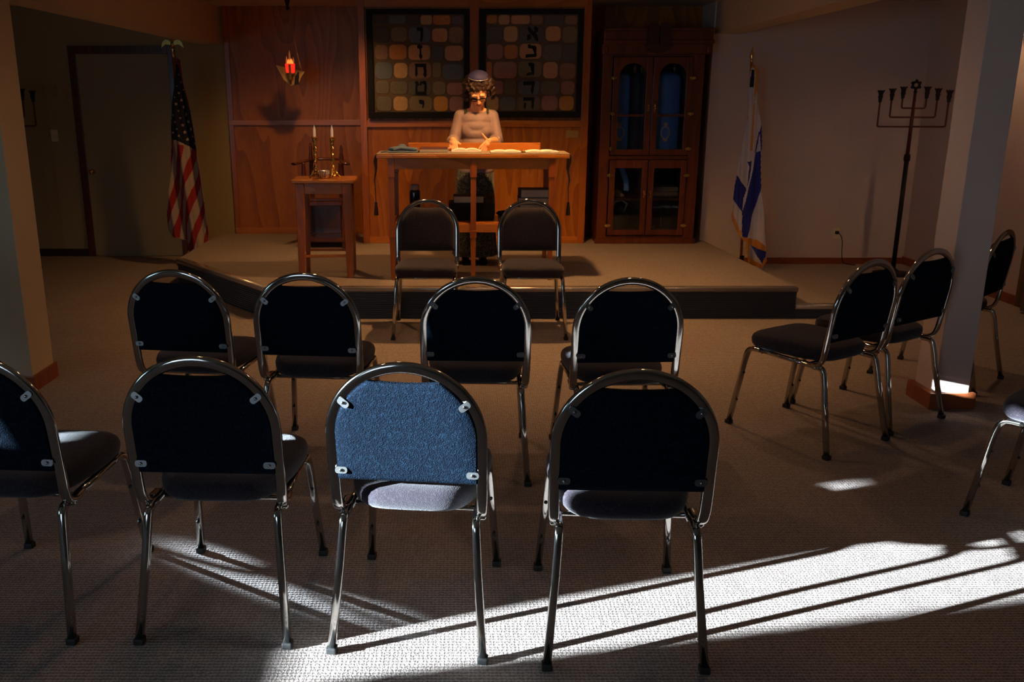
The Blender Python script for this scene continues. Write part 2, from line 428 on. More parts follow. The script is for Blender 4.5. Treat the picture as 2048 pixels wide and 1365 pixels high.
# pillars
b = MB(); b.box(-2.66, -2.315, 4.66, 4.92, 0, 2.045, 'wall', bevel=0.004); o = b.build('pillar'); tag(o, 'wide cream square pillar with red wooden base beside the dark doorway area', 'pillar', kind='structure')
b = MB(); b.box(-2.675, -2.30, 4.645, 4.935, 0, 0.085, 'redwood', bevel=0.003); pb = b.build('pillar_base', o)
b = MB(); b.box(2.425, 2.60, 4.375, 4.575, 0, 2.11, 'wall_white', bevel=0.004); o = b.build('pillar'); tag(o, 'slim white square pillar with red wooden base behind the angled chairs', 'pillar', kind='structure')
b = MB(); b.box(2.395, 2.63, 4.355, 4.60, 0, 0.085, 'redwood', bevel=0.003); b.build('pillar_base', o)
# baseboards
b = MB(); b.box(2.44, XR - 0.015, 8.585, 8.6, 0, 0.06, 'redwood'); struct('baseboard_flag', b)
b = MB(); b.box(XR - 0.015, XR, YB, 8.6, 0, 0.075, 'redwood'); struct('baseboard_right', b)
b = MB(); b.box(XL, -3.76, YF - 0.012, YF, 0, 0.075, 'ark_dark'); struct('baseboard_back', b)
b = MB(); b.box(XL, XL + 0.012, YB, YF, 0, 0.075, 'redwood'); struct('baseboard_left', b)

# platform
PZ = 0.228
top = [(-2.42, 9.05), (-2.39, 7.54), (-1.40, 6.34), (2.42, 6.34), (2.33, 8.60), (2.30, 8.60), (2.30, 9.05)]
def poly_prism(pts, z0, z1, mtop, mside):
    mb = MB()
    a = [mb.bm.verts.new((x, y, z0)) for x, y in pts]; c = [mb.bm.verts.new((x, y, z1)) for x, y in pts]
    mb.bm.faces.new(c).material_index = mb.mi(mtop); mb.bm.faces.new(a[::-1]).material_index = mb.mi(mtop)
    for i in range(len(pts)):
        f = mb.bm.faces.new((a[i], a[(i + 1) % len(pts)], c[(i + 1) % len(pts)], c[i])); f.material_index = mb.mi(mside)
    return mb
plat = struct('floor_platform', poly_prism(top, 0, PZ, 'carpet', 'riser'))
low = [(2.42, 6.34), (2.78, 6.34), (2.50, 8.60), (2.33, 8.60)]
step = struct('floor_step', poly_prism(low, 0, 0.10, 'carpet', 'riser'))
def ribs(mb, p0, p1, z0, z1, n, off=0.004):
    d = (Vector((*p1, 0)) - Vector((*p0, 0))); nrm = Vector((d.y, -d.x, 0)).normalized()
    for k in range(n):
        z = z0 + (z1 - z0) * (k + 0.5) / n
        a = Vector((*p0, z)) + nrm * off * 0.5; c = Vector((*p1, z)) + nrm * off * 0.5
        mb.sweep([a, c], off, (z1 - z0) / n * 0.32, (0, 0, 1), 'riser', seg=6)
b = MB(); ribs(b, (-1.40, 6.34), (2.42, 6.34), 0.01, PZ - 0.03, 12); ribs(b, (-2.39, 7.54), (-1.40, 6.34), 0.01, PZ - 0.03, 12)
b.build('riser_rib', plat)
b = MB(); ribs(b, (2.43, 6.34), (2.77, 6.34), 0.01, 0.07, 5); b.build('riser_rib', step)
def nosing(pts, z, parent):
    mb = MB()
    for p, q in zip(pts[:-1], pts[1:]):
        P_, Q_ = Vector((*p, 0)), Vector((*q, 0)); d = (Q_ - P_).normalized(); n = Vector((d.y, -d.x, 0))
        prof = [(-0.055, 0.003), (0.006, 0.004), (0.014, -0.002), (0.016, -0.012), (0.010, -0.030), (0.0, -0.032), (0.0, -0.001), (-0.055, -0.001)]
        A = [mb.bm.verts.new(P_ + n * a + Vector((0, 0, z + c))) for a, c in prof]
        B = [mb.bm.verts.new(Q_ + n * a + Vector((0, 0, z + c))) for a, c in prof]
        for i in range(len(prof)):
            f = mb.bm.faces.new((A[i], A[(i + 1) % 8], B[(i + 1) % 8], B[i])); f.material_index = mb.mi('nosing'); f.smooth = i in (0, 1, 2, 3)
        mb.bm.faces.new(A[::-1]); mb.bm.faces.new(B)
    return mb.build('nosing', parent)
nosing([(-2.39, 7.54), (-1.40, 6.34), (2.425, 6.34)], PZ, plat)
nosing([(2.42, 6.34), (2.79, 6.34)], 0.10, step)

# alcove woodwork: recessed panel and projecting centre panel
b = MB()
b.box(-2.255, -0.905, YF - 0.022, YF, 1.292, 1.342, 'oak_trim', bevel=0.003)
b.box(-2.255, -0.905, YF - 0.018, YF, PZ, PZ + 0.06, 'oak_trim', bevel=0.003)
b.box(-2.255, -2.21, YF - 0.016, YF, PZ + 0.06, 1.292, 'oak_trim_v'); b.box(-2.255, -2.21, YF - 0.016, YF, 1.342, CEIL, 'oak_trim_v')
struct('trim_3', b)
b = MB(); b.box(-0.905, 1.165, 8.43, YF, PZ, CEIL, 'oak'); struct('wall_center', b)
b = MB()
b.box(-0.905, -0.845, 8.412, 8.43, PZ, CEIL, 'oak_trim_v', bevel=0.003)
b.box(1.10, 1.165, 8.412, 8.43, PZ, CEIL, 'oak_trim_v', bevel=0.003)
b.box(-0.845, 1.10, 8.410, 8.43, 1.292, 1.350, 'oak_trim', bevel=0.003)
b.box(-0.845, 1.10, 8.410, 8.43, PZ, PZ + 0.06, 'oak_trim', bevel=0.003)
b.box(0.085, 0.165, 8.414, 8.43, 1.350, CEIL, 'oak_trim_v', bevel=0.002)
b.box(-0.845, 0.085, 8.414, 8.43, 2.32, CEIL, 'oak_trim', bevel=0.002); b.box(0.165, 1.10, 8.414, 8.43, 2.32, CEIL, 'oak_trim', bevel=0.002)
struct('trim_4', b)

# door with frame, knob and switch
b = MB()
for x0, x1, z0, z1 in ((-3.755, -3.685, 0, 2.03), (-2.80, -2.73, 0, 2.03), (-3.685, -2.80, 1.955, 2.03)):
    b.box(x0, x1, YF - 0.025, YF, z0, z1, 'darkwood', bevel=0.003)
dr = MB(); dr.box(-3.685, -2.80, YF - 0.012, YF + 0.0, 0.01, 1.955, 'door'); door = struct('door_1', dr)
b.build('door_frame', door)
b = MB(); b.lathe([(0.026, 0), (0.026, 0.006), (0.010, 0.012), (0.010, 0.03), (0.022, 0.038), (0.027, 0.052), (0.02, 0.066), (0.002, 0.07)], 'brass', Matrix.Translation((-3.63, YF - 0.012, 0.845)) @ Matrix.Rotation(R(90), 4, 'X'))
b.build('door_knob', door)
b = MB(); b.box(-4.01, -3.94, YF - 0.008, YF, 1.135, 1.25, 'plate', bevel=0.003); sw = b.build('light_switch')
tag(sw, 'ivory light switch plate on the dark wall beside the door', 'light switch')
b = MB(); b.box(-3.995, -3.985, YF - 0.016, YF - 0.006, 1.18, 1.205, 'plate'); b.box(-3.965, -3.955, YF - 0.016, YF - 0.006, 1.18, 1.205, 'plate'); b.build('toggle', sw)
b = MB(); b.box(3.575, 3.635, 8.592, 8.6, 0.245, 0.345, 'plate', bevel=0.003); ol = b.build('wall_outlet')
tag(ol, 'ivory electric outlet with a plug near the floor on the white wall', 'outlet')
b = MB(); b.box(3.59, 3.62, 8.565, 8.592, 0.29, 0.32, 'black', bevel=0.003)
cd = tag(b.build('power_cord'), 'thin dark power cord hanging from the wall outlet to the baseboard', 'cord')
b = MB(); b.sweep(chaikin([(3.605, 8.57, 0.305), (3.63, 8.55, 0.29), (3.655, 8.55, 0.22), (3.66, 8.56, 0.13), (3.675, 8.57, 0.05), (3.69, 8.55, 0.008), (3.78, 8.50, 0.006)], 3), 0.004, 0.004, (0, 1, 0), 'black', seg=6); b.build('wire', cd)

# curtain by the right-hand wall
b = MB()
pts = []
N = 60
for k in range(N + 1):
    y = 6.66 - 1.5 * k / N
    pts.append((4.20 + 0.030 * math.sin(k * 0.75) + 0.012 * math.sin(k * 1.9), y))
for k in range(N):
    (xa, ya), (xb, yb) = pts[k], pts[k + 1]
    for z0, z1 in ((0.02, 1.1), (1.1, 2.2)):
        q = [b.bm.verts.new(p) for p in ((xa, ya, z0), (xb, yb, z0), (xb, yb, z1), (xa, ya, z1))]
        f = b.bm.faces.new(q); f.material_index = b.mi('curtain'); f.smooth = True
bmesh.ops.remove_doubles(b.bm, verts=b.bm.verts, dist=1e-5)
cu = b.build('curtain'); tag(cu, 'long brown pleated curtain hanging on the side wall by the last chair', 'curtain')
sm = cu.modifiers.new('thick', 'SOLIDIFY'); sm.thickness = 0.006
b = MB(); b.sweep([(4.22, 6.75, 2.215), (4.22, 5.0, 2.215)], 0.012, 0.012, (0, 0, 1), 'brass_dull'); b.box(4.22, 4.28, 6.68, 6.70, 2.205, 2.225, 'brass_dull'); b.build('curtain_rail', cu)

# recessed downlights in the ceiling
dl0 = None
DL_LABEL = ['above the reading table', 'above the hanging lamp side of the platform', 'above the middle row of chairs', 'above the chairs facing the platform corner',
            'above the branched stand', 'above the closest rows near the slim pillar', 'above the closest rows near the wide pillar']
for i, (x, y, p, c, cone, off) in enumerate(DOWNLIGHTS):
    if dl0 is None:
        t = thing('ceiling_downlight', '', 'ceiling light', (x, y, CEIL)); dl0 = t
        b = MB(); b.lathe([(0.045, -0.001), (0.075, -0.001), (0.078, -0.006), (0.070, -0.012), (0.045, -0.006)], 'white_trim'); b.build('rim', t)
        b = MB(); b.lathe([(0.044, -0.001), (0.044, -0.004), (0.001, -0.006)], 'lamp_glow'); b.build('bulb', t)
    else: t = copy_tree(dl0); t.location = (x, y, CEIL)
    tag(t, 'small round recessed ceiling light ' + DL_LABEL[i], 'ceiling light', 'recessed ceiling lights')

# ------------------------------------------------------------------ stacking chairs
def back_path():
    # lower J on one side, up, half circle, down, J
    sl = -0.14
    def yb(z): return -0.205 + sl * (z - 0.45)
    r = 0.206
    side = [(-0.196, -0.095, 0.398), (-0.200, -0.150, 0.396), (-0.203, -0.192, 0.412), (-0.205, -0.205, 0.45)]
    pts = chaikin(side, 2)
    for k in range(1, 6):
        z = 0.45 + (0.648 - 0.45) * k / 6; pts.append(Vector((-0.206, yb(z), z)))
    for k in range(0, 19):
        a = PI - PI * k / 36
        z = 0.648 + r * math.sin(a) * 1.0; pts.append(Vector((r * math.cos(a), yb(z), z)))
    mir = [Vector((-p.x, p.y, p.z)) for p in pts[:-1]][::-1]
    return pts + mir
BP = back_path()
def seat_outline():
    out = []
    for k in range(48):
        a = 2 * PI * k / 48
        c, s_ = math.cos(a), math.sin(a)
        n = 0.42
        x = math.copysign(abs(c) ** n, c); y = math.copysign(abs(s_) ** n, s_)
        w = 0.205 + 0.012 * y if y > -0.2 else 0.203 + 0.05 * (y + 0.2) 
        out.append((x * w, 0.02 + y * 0.215))
    return out
def make_chair():
    t = thing('stacking_chair', '', 'chair')
    # seat cushion
    mb = MB(); O = seat_outline(); rings = []
    cx, cy = 0, 0.02
    for (sc, z) in ((0.30, 0.405), (0.86, 0.405), (0.93, 0.408), (0.97, 0.418), (0.985, 0.430), (0.99, 0.445), (0.97, 0.459), (0.92, 0.469), (0.80, 0.475), (0.55, 0.478), (0.25, 0.479)):
        rings.append([mb.bm.verts.new((cx + (x - cx) * sc, cy + (y - cy) * sc, z)) for x, y in O])
    for i in range(len(rings) - 1):
        for k in range(48): mb.bm.faces.new((rings[i][k], rings[i][(k + 1) % 48], rings[i + 1][(k + 1) % 48], rings[i + 1][k])).smooth = True
    mb.bm.faces.new(rings[0][::-1]); mb.bm.faces.new(rings[-1]); mb.mi('fab_seat')
    mb.build('seat', t)
    # backrest panel
    mb = MB(); nu, nv = 36, 26
    sl = -0.14
    def top_z(u):
        r = 0.192
        arch = 0.648 + math.sqrt(max(r * r - u * u, 0))
        au = abs(u)
        if au < 0.096:
            k = au / 0.096
            return 0.809 + (0.648 + math.sqrt(r * r - 0.096 ** 2) - 0.809) * (k ** 2.0)
        return arch
    front, back = [], []
    for i in range(nu + 1):
        q = -1 + 2 * i / nu
        u = 0.1915 * math.sin(q * PI / 2) ** 1 if True else q
        fc, bc = [], []
        zt = top_z(u); zb = 0.515
        for j in range(nv + 1):
            v = j / nv; z = zb + (zt - zb) * v
            dz = min(z - zb, zt - z); du = 0.1915 - abs(u)
            e = max(0.0, min(dz, du))
            bul = 0.030 * (1 - math.exp(-e / 0.012)) + 0.006 * (1 - (u / 0.19) ** 2)
            yb = -0.205 + sl * (z - 0.45) - 0.004
            fc.append(mb.bm.verts.new((u, yb + 0.006 + bul, z))); bc.append(mb.bm.verts.new((u, yb - 0.006 - 0.004 * (1 - math.exp(-e / 0.02)), z)))
        front.append(fc); back.append(bc)
    fi = mb.mi('fab_seat'); bi = mb.mi('fab_back')
    for i in range(nu):
        for j in range(nv):
            f = mb.bm.faces.new((front[i][j], front[i + 1][j], front[i + 1][j + 1], front[i][j + 1])); f.material_index = fi; f.smooth = True
            f = mb.bm.faces.new((back[i][j], back[i][j + 1], back[i + 1][j + 1], back[i + 1][j])); f.material_index = bi; f.smooth = True
    for i in range(nu):
        for j in (0, nv):
            f = mb.bm.faces.new((front[i][j], back[i][j], back[i + 1][j], front[i + 1][j])); f.material_index = bi
    for j in range(nv):
        for i in (0, nu):
            f = mb.bm.faces.new((front[i][j], front[i][j + 1], back[i][j + 1], back[i][j])); f.material_index = bi
    br = mb.build('backrest', t)
    # four brackets holding the panel, screws in them
    for (u, z, ang) in ((-0.163, 0.751, 38), (0.163, 0.751, -38), (-0.182, 0.545, 0), (0.182, 0.545, 0)):
        yb = -0.205 + sl * (z - 0.45) - 0.017
        s_ = 1 if u > 0 else -1
        mb = MB()
        T = Matrix.Translation((u, yb, z)) @ Matrix.Rotation(R(-8), 4, 'X') @ Matrix.Rotation(R(ang if u > 0 else ang), 4, 'Y')
        mb.prism(rrect(-0.017, 0.017, -0.0095, 0.0095, 0.008), 0.004, 'clip', T)
        mb.ball((0, -0.002, 0), (0.005, 0.003, 0.005), 'chrome', T, sub=1)
        mb.build('bracket', br)
    # chrome back frame
    mb = MB(); 
    ups = []
    for i, p in enumerate(BP):
        ups.append((0, 1, 0) if (i > 8 and i < len(BP) - 9) else (1, 0, 0))
    # side vector must stay in the frame plane: use reference normal = frame plane normal
    nrm = Vector((0, 1, 0.14)).normalized()
    ref = []
    n = len(BP)
    for i in range(n):
        k = min(i, n - 1 - i)
        t_ = BP[min(i + 1, n - 1)] - BP[max(i - 1, 0)]; t_.normalize()
        sx = Vector((1, 0, 0)) if i < n / 2 else Vector((-1, 0, 0))
        if k < 14: nn = t_.cross(sx); nn = nn if nn.length > 1e-4 else nrm; ref.append(tuple(-nn if i < n / 2 else -nn))
        else: ref.append(tuple(nrm))
    fix = []
    prev = None
    for v in ref:
        v = Vector(v)
        if v.dot(nrm) < 0 and abs(v.dot(nrm)) > 0.25: v = -v
        if prev is not None and v.dot(prev) < 0: v = -v
        fix.append(tuple(v)); prev = v
    mb.sweep(BP, 0.0158, 0.0100, fix, 'chrome', seg=18, power=0.78)
    mb.build('back_frame', t)
    # side frames: rail and legs
    for s_ in (-1, 1):
        mb = MB()
        mb.sweep([(s_ * 0.186, -0.150, 0.390), (s_ * 0.186, 0.03, 0.393), (s_ * 0.187, 0.150, 0.396)], 0.012, 0.010, (0, 0, 1), 'chrome', seg=12, power=0.8)
        rail = mb.build('side_rail', t)
        mb = MB()
        fl = chaikin([(s_ * 0.187, 0.145, 0.396), (s_ * 0.189, 0.205, 0.396), (s_ * 0.193, 0.222, 0.345), (s_ * 0.199, 0.236, 0.25)], 3) + [Vector((s_ * 0.2155, 0.272, 0.012))]
        mb.sweep(fl, 0.0120, 0.0122, (1, 0, 0), 'chrome', seg=12, power=0.6)
        leg = mb.build('leg', t)
        mb = MB(); mb.box(s_ * 0.2155 - 0.0148, s_ * 0.2155 + 0.0148, 0.272 - 0.0148, 0.272 + 0.0148, 0, 0.020, 'rubber', bevel=0.004)
        mb.build('rubber_foot', leg)
        for z in (0.27, 0.13):
            mb = MB()
            yy = 0.236 + (0.272 - 0.236) * (0.25 - z) / 0.238; xx = 0.199 + 0.0165 * (0.25 - z) / 0.238
            mb.ball((s_ * xx, yy - 0.0135, z), (0.007, 0.005, 0.007), 'rubber', sub=1)
            mb.build('bumper', leg)
        mb = MB()
        rl = chaikin([(s_ * 0.186, -0.145, 0.390), (s_ * 0.188, -0.196, 0.390), (s_ * 0.191, -0.208, 0.345), (s_ * 0.197, -0.226, 0.25)], 3) + [Vector((s_ * 0.217, -0.280, 0.012))]
        mb.sweep(rl, 0.0120, 0.0122, (1, 0, 0), 'chrome', seg=12, power=0.6)
        leg = mb.build('leg', t)
        mb = MB(); mb.box(s_ * 0.217 - 0.0148, s_ * 0.217 + 0.0148, -0.280 - 0.0148, -0.280 + 0.0148, 0, 0.020, 'rubber', bevel=0.004)
        mb.build('rubber_foot', leg)
        mb = MB(); mb.lathe([(0.008, 0), (0.010, 0.004), (0.010, 0.012), (0.006, 0.018)], 'chrome', Matrix.Translation((s_ * 0.196, -0.165, 0.392)) @ Matrix.Rotation(R(90 * s_), 4, 'Y'))
        mb.build('bolt', rail)
    mb = MB()
    mb.sweep([(-0.187, 0.135, 0.388), (0.187, 0.135, 0.388)], 0.008, 0.008, (0, 0, 1), 'chrome')
    mb.build('crossbar', t)
    mb = MB(); mb.sweep([(-0.187, -0.10, 0.386), (0.187, -0.10, 0.386)], 0.008, 0.008, (0, 0, 1), 'chrome'); mb.build('crossbar', t)
    return t
CH = [  # x, y, heading, label, group
    (-1.325, 2.60, -4, 'half-cropped chair ending the sunlit row, seat patched with light', 'row closest to the viewer'),
    (-0.703, 2.575, -2.5, 'chair with dark blue back, one seat corner brightly lit, beside the fully sunlit chair back', 'row closest to the viewer'),
    (-0.120, 2.515, -6.5, 'chair whose whole blue woven back panel is lit by the sun', 'row closest to the viewer'),
    (0.468, 2.455, -2, 'chair with near-black back lit only in its lower corner, standing in the brightest floor light', 'row closest to the viewer'),
    (-1.130, 3.845, -7.5, 'middle-row chair before the slanted platform corner, at the row end by the striped flag', 'middle row of chairs'),
    (-0.600, 3.775, -5, 'middle-row chair with the candle table straight beyond its curved top', 'middle row of chairs'),
    (0.068, 3.70, -1.5, 'middle-row chair directly in line with the standing person', 'middle row of chairs'),
    (0.655, 3.68, 2, 'middle-row chair with the brightest silver arch, at the row end by the ark cabinet', 'middle row of chairs'),
    (-0.225, 6.01, 180, 'chair facing the viewer before the platform, overlapping the black bottle', 'chairs facing the rows'),
    (0.483, 6.01, 180, 'chair facing the viewer before the platform, overlapping the stacked grey books', 'chairs facing the rows'),
    (1.645, 4.045, 32.5, 'angled chair standing clear on the carpet, ahead of its two neighbours', 'angled chairs by the slim pillar'),
    (2.060, 4.345, 32.5, 'angled chair between the clear-standing chair and the slim white pillar', 'angled chairs by the slim pillar'),
    (2.717, 4.935, 43, 'angled chair half hidden behind the slim white pillar', 'angled chairs by the slim pillar'),
    (2.265, 3.08, 41, 'frame-cropped chair with a sunlit white seat rim and glaring front legs', 'angled chairs by the slim pillar'),
    (-2.37, 3.875, -40, 'dark chair by the wide cream pillar showing only a seat corner and one curved leg', 'chairs by the wide pillar'),
]
chair0 = make_chair()
for i, (x, y, a, lab, grp) in enumerate(CH):
    o = chair0 if i == 0 else copy_tree(chair0)
    o.location = (x, y, 0); o.rotation_euler = (0, 0, R(a))
    tag(o, lab, 'chair', grp)

# ------------------------------------------------------------------ framed quilts
LET_L = [
 [[(528,226),(544,221),(578,222),(582,240),(560,252),(536,250)], [(560,236),(582,238),(580,300),(572,336),(556,333),(561,290)]],
 [[(529,368),(545,359),(573,366),(575,384),(552,394),(533,389)], [(551,386),(564,386),(565,430),(550,430)], [(550,428),(565,428),(574,455),(560,482),(545,454)]],
 [[(508,513),(603,512),(603,540),(514,541)], [(514,541),(530,541),(524,575),(532,602),(517,622),(511,598),(514,575)], [(578,540),(602,540),(601,580),(606,606),(592,628),(579,602),(584,575)]],
 [[(508,662),(522,652),(538,664),(546,686),(534,694),(518,688)], [(513,688),(530,688),(530,744),(513,766)], [(513,742),(600,740),(603,768),(513,766)], [(586,660),(604,668),(606,700),(601,742),(585,742),(588,700)], [(550,664),(566,654),(592,652),(604,668),(588,682),(566,674)], [(550,664),(568,672),(560,692),(547,690)]],
 [[(538,812),(552,806),(582,812),(585,838),(577,876),(566,873),(570,846),(545,842)]],
]
LET_R = [
 [[(1420,226),(1436,216),(1452,236),(1500,282),(1512,330),(1494,332),(1470,300),(1425,250)], [(1470,226),(1484,212),(1508,230),(1506,254),(1480,270),(1466,262),(1482,248)], [(1418,288),(1440,272),(1452,292),(1448,318),(1424,328),(1414,318),(1428,306)]],
 [[(1424,362),(1440,356),(1452,366),(1488,370),(1497,386),(1494,434),(1480,434),(1478,396),(1430,390)], [(1412,440),(1500,432),(1496,460),(1408,468)]],
 [[(1432,512),(1444,504),(1480,512),(1482,534),(1474,560),(1482,596),(1474,614),(1464,598),(1462,540),(1436,534)], [(1424,590),(1462,584),(1462,608),(1418,612)]],
 [[(1394,660),(1490,658),(1488,690),(1396,692)], [(1464,690),(1484,690),(1480,730),(1472,770),(1456,742)]],
 [[(1398,792),(1490,790),(1488,818),(1400,820)], [(1464,818),(1486,818),(1484,860),(1478,898),(1464,870)], [(1406,836),(1420,836),(1422,862),(1412,900),(1400,868)]],
]
PAT_L = [(300,125,440,195,'blue'),(450,125,550,200,'dkolive'),(560,125,655,200,'tan'),(662,125,805,200,'orange'),(815,130,905,200,'purple'),(180,125,292,200,'dkolive'),
 (178,212,306,345,'dkolive'),(318,215,450,335,'olive'),(460,215,640,345,'blue'),(652,228,780,338,'peach'),(788,215,908,345,'brown'),
 (182,360,290,480,'brown'),(300,357,445,480,'orange'),(458,360,638,482,'peach'),(648,365,748,485,'slate'),(757,366,908,488,'peach'),
 (180,500,326,640,'blue'),(337,505,450,630,'tan'),(460,500,648,635,'brown'),(657,500,728,625,'olive'),(738,512,908,640,'blue'),
 (182,652,298,760,'grey'),(308,655,450,765,'grey'),(460,650,646,770,'slate'),(656,653,765,768,'olive'),(775,666,908,768,'pink'),
 (184,780,318,904,'grey'),(328,780,448,900,'tan'),(460,778,653,904,'olive'),(663,778,784,904,'gold'),(793,780,908,904,'pink')]
PAT_R = [(1094,122,1178,190,'orange'),(1188,122,1278,200,'tan'),(1290,125,1440,195,'peach'),(1450,125,1545,198,'brown'),(1558,125,1713,200,'slate'),(1722,125,1820,200,'brown'),
 (1095,212,1222,340,'slate'),(1232,212,1345,338,'tan'),(1360,210,1553,345,'slate'),(1568,212,1690,332,'peach'),(1702,212,1820,345,'olive'),
 (1098,355,1228,480,'pink'),(1238,360,1348,475,'orange'),(1362,352,1538,475,'peach'),(1552,355,1702,490,'grey'),(1712,352,1820,500,'slate'),
 (1094,500,1140,630,'orange'),(1152,497,1342,635,'pink'),(1354,492,1545,625,'olive'),(1556,500,1672,635,'peach'),(1688,510,1818,640,'brown'),
 (1094,655,1140,765,'olive'),(1150,655,1232,765,'pink'),(1242,645,1340,770,'grey'),(1352,650,1530,770,'blue'),(1542,655,1690,770,'grey'),(1704,655,1815,770,'pink'),
 (1094,782,1198,904,'tan'),(1208,782,1338,900,'blue'),(1347,778,1536,904,'grey'),(1547,775,1680,902,'pink'),(1690,778,1812,900,'gold')]
def quilt(x0, x1, z0, z1, sx0, sx1, pats, lets, label):
    t = thing('framed_quilt', label, 'wall hanging', ((x0 + x1) / 2, 8.39, z0), 0, 'framed letter quilts')
    ox, oz = -(x0 + x1) / 2, -z0
    f = 0.056
    mb = MB()
    X0, X1, Z0, Z1 = x0 + ox, x1 + ox, 0, z1 + oz
    for a, c, e, g in ((X0, X1, Z0, Z0 + f), (X0, X1, Z1 - f * 0.8, Z1), (X0, X0 + f, Z0 + f, Z1 - f * 0.8), (X1 - f * 0.8, X1, Z0 + f, Z1 - f * 0.8)):
        mb.box(a, c, -0.012, 0.02, e, g, 'black', bevel=0.003)
    mb.build('frame', t)
    ix0, ix1, iz0, iz1 = X0 + f, X1 - f * 0.8, Z0 + f, Z1 - f * 0.8
    mx = lambda px: ix0 + (px - sx0) / (sx1 - sx0) * (ix1 - ix0)
    mz = lambda py: iz1 - (py - 118) / (908 - 118) * (iz1 - iz0)
    mb = MB(); mb.box(ix0, ix1, 0.002, 0.018, iz0, iz1, 'q_base')
    for (a, p, c, q, m) in pats:
        a_, c_, zt, zb = mx(a), mx(c), mz(p), mz(q)
        w = min(c_ - a_, zt - zb); r = w * 0.30
        O = rrect(a_, c_, zb, zt, r, 4); O2 = rrect(a_ + 0.006, c_ - 0.006, zb + 0.006, zt - 0.006, max(r - 0.006, 0.004), 4)
        A = [mb.bm.verts.new((x, 0.002, z)) for x, z in O]; B = [mb.bm.verts.new((x, -0.004, z)) for x, z in O2]
        mi = mb.mi('q_' + m); n = len(A)
        for i in range(n):
            ff = mb.bm.faces.new((A[i], A[(i + 1) % n], B[(i + 1) % n], B[i])); ff.material_index = mi; ff.smooth = True
        mb.bm.faces.new(B).material_index = mi
    mb.build('quilt', t)
    for polys in lets:
        mb = MB()
        for P_ in polys:
            mb.prism([(mx(px), mz(py)) for px, py in P_], 0.004, 'black', Matrix.Translation((0, -0.0075, 0)))
        bmesh.ops.triangulate(mb.bm, faces=[f for f in mb.bm.faces if len(f.verts) > 4])
        mb.build('letter', t)
    return t
quilt(-0.829, 0.080, 1.370, 2.304, 168, 914, PAT_L, LET_L, 'black-framed patchwork quilt with the later Hebrew letters, hung by the red lamp side')
quilt(0.172, 1.087, 1.375, 2.304, 1088, 1826, PAT_R, LET_R, 'black-framed patchwork quilt beginning with the letter alef, hung beside the dark ark')
b = MB(); b.box(0.968, 1.080, 8.425, 8.43, 1.196, 1.260, 'brass_dull', bevel=0.002); o = b.build('wall_plaque')
tag(o, 'small blank-looking brass plaque on the oak panel below the quilt', 'plaque')

# ------------------------------------------------------------------ ark cabinet
ark = thing('ark_cabinet', 'tall dark cherry ark cabinet with arched glass doors and carved crown', 'cabinet', (1.73, 8.40, PZ))
AX, AZ = -1.73, -PZ       # world to local for x and z
def L(x): return x + AX
def Z(z): return z + AZ
D0, D1 = 0.0, 0.52
b = MB()
b.box(L(1.275), L(1.365), D0, D1, 0, Z(1.94), 'ark', bevel=0.003)          # side stiles with carcass sides
b.box(L(2.085), L(2.185), D0, D1, 0, Z(1.94), 'ark', bevel=0.003)
b.box(L(1.365), L(2.085), D0, D1, 0, Z(0.30), 'ark')
b.box(L(1.365), L(2.085), D0 + 0.003, D1, Z(1.005), Z(1.035), 'ark')
b.box(L(1.365), L(2.085), D0 + 0.003, D1, Z(1.905), Z(1.94), 'ark')
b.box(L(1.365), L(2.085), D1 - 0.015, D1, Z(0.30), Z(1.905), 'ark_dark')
b.build('body', ark)
b = MB()
b.box(L(1.262), L(2.198), -0.012, D0 + 0.02, 0, Z(0.275), 'ark', bevel=0.004)
b.build('plinth', ark)
b = MB()
b.box(L(1.262), L(2.235), -0.03, D1, Z(1.925), Z(2.01), 'ark', bevel=0.004)
b.box(L(1.268), L(2.25), -0.045, D1, Z(2.01), Z(2.045), 'ark', bevel=0.006)
b.box(L(1.275), L(2.235), -0.025, D1, Z(2.045), Z(2.12), 'ark', bevel=0.004)
b.box(L(1.268), L(2.25), -0.045, D1, Z(2.12), Z(2.145), 'ark', bevel=0.006)
for xx in (1.30, 2.20): b.ball((L(xx), -0.035, Z(1.965)), (0.018, 0.012, 0.035), 'ark', sub=2)
cr_ = b.build('crown', ark)
b = MB()   # twin rounded tablets carved over the crown
for s_ in (-1, 1):
    P_ = [(s_ * 0.004, 0), (s_ * 0.10, 0), (s_ * 0.10, 0.14)] + [(s_ * (0.052 + 0.048 * math.cos(R(a))), 0.14 + 0.05 * math.sin(R(a))) for a in range(20, 181, 20)]
    b.prism(P_, 0.035, 'ark_dark', Matrix.Translation((L(1.755), -0.075, Z(2.0))))
b.prism([(-0.13, -0.02), (0.13, -0.02), (0.07, -0.075), (0, -0.09), (-0.07, -0.075)], 0.03, 'ark_dark', Matrix.Translation((L(1.755), -0.065, Z(2.02))))
b.build('tablet_carving', ark)
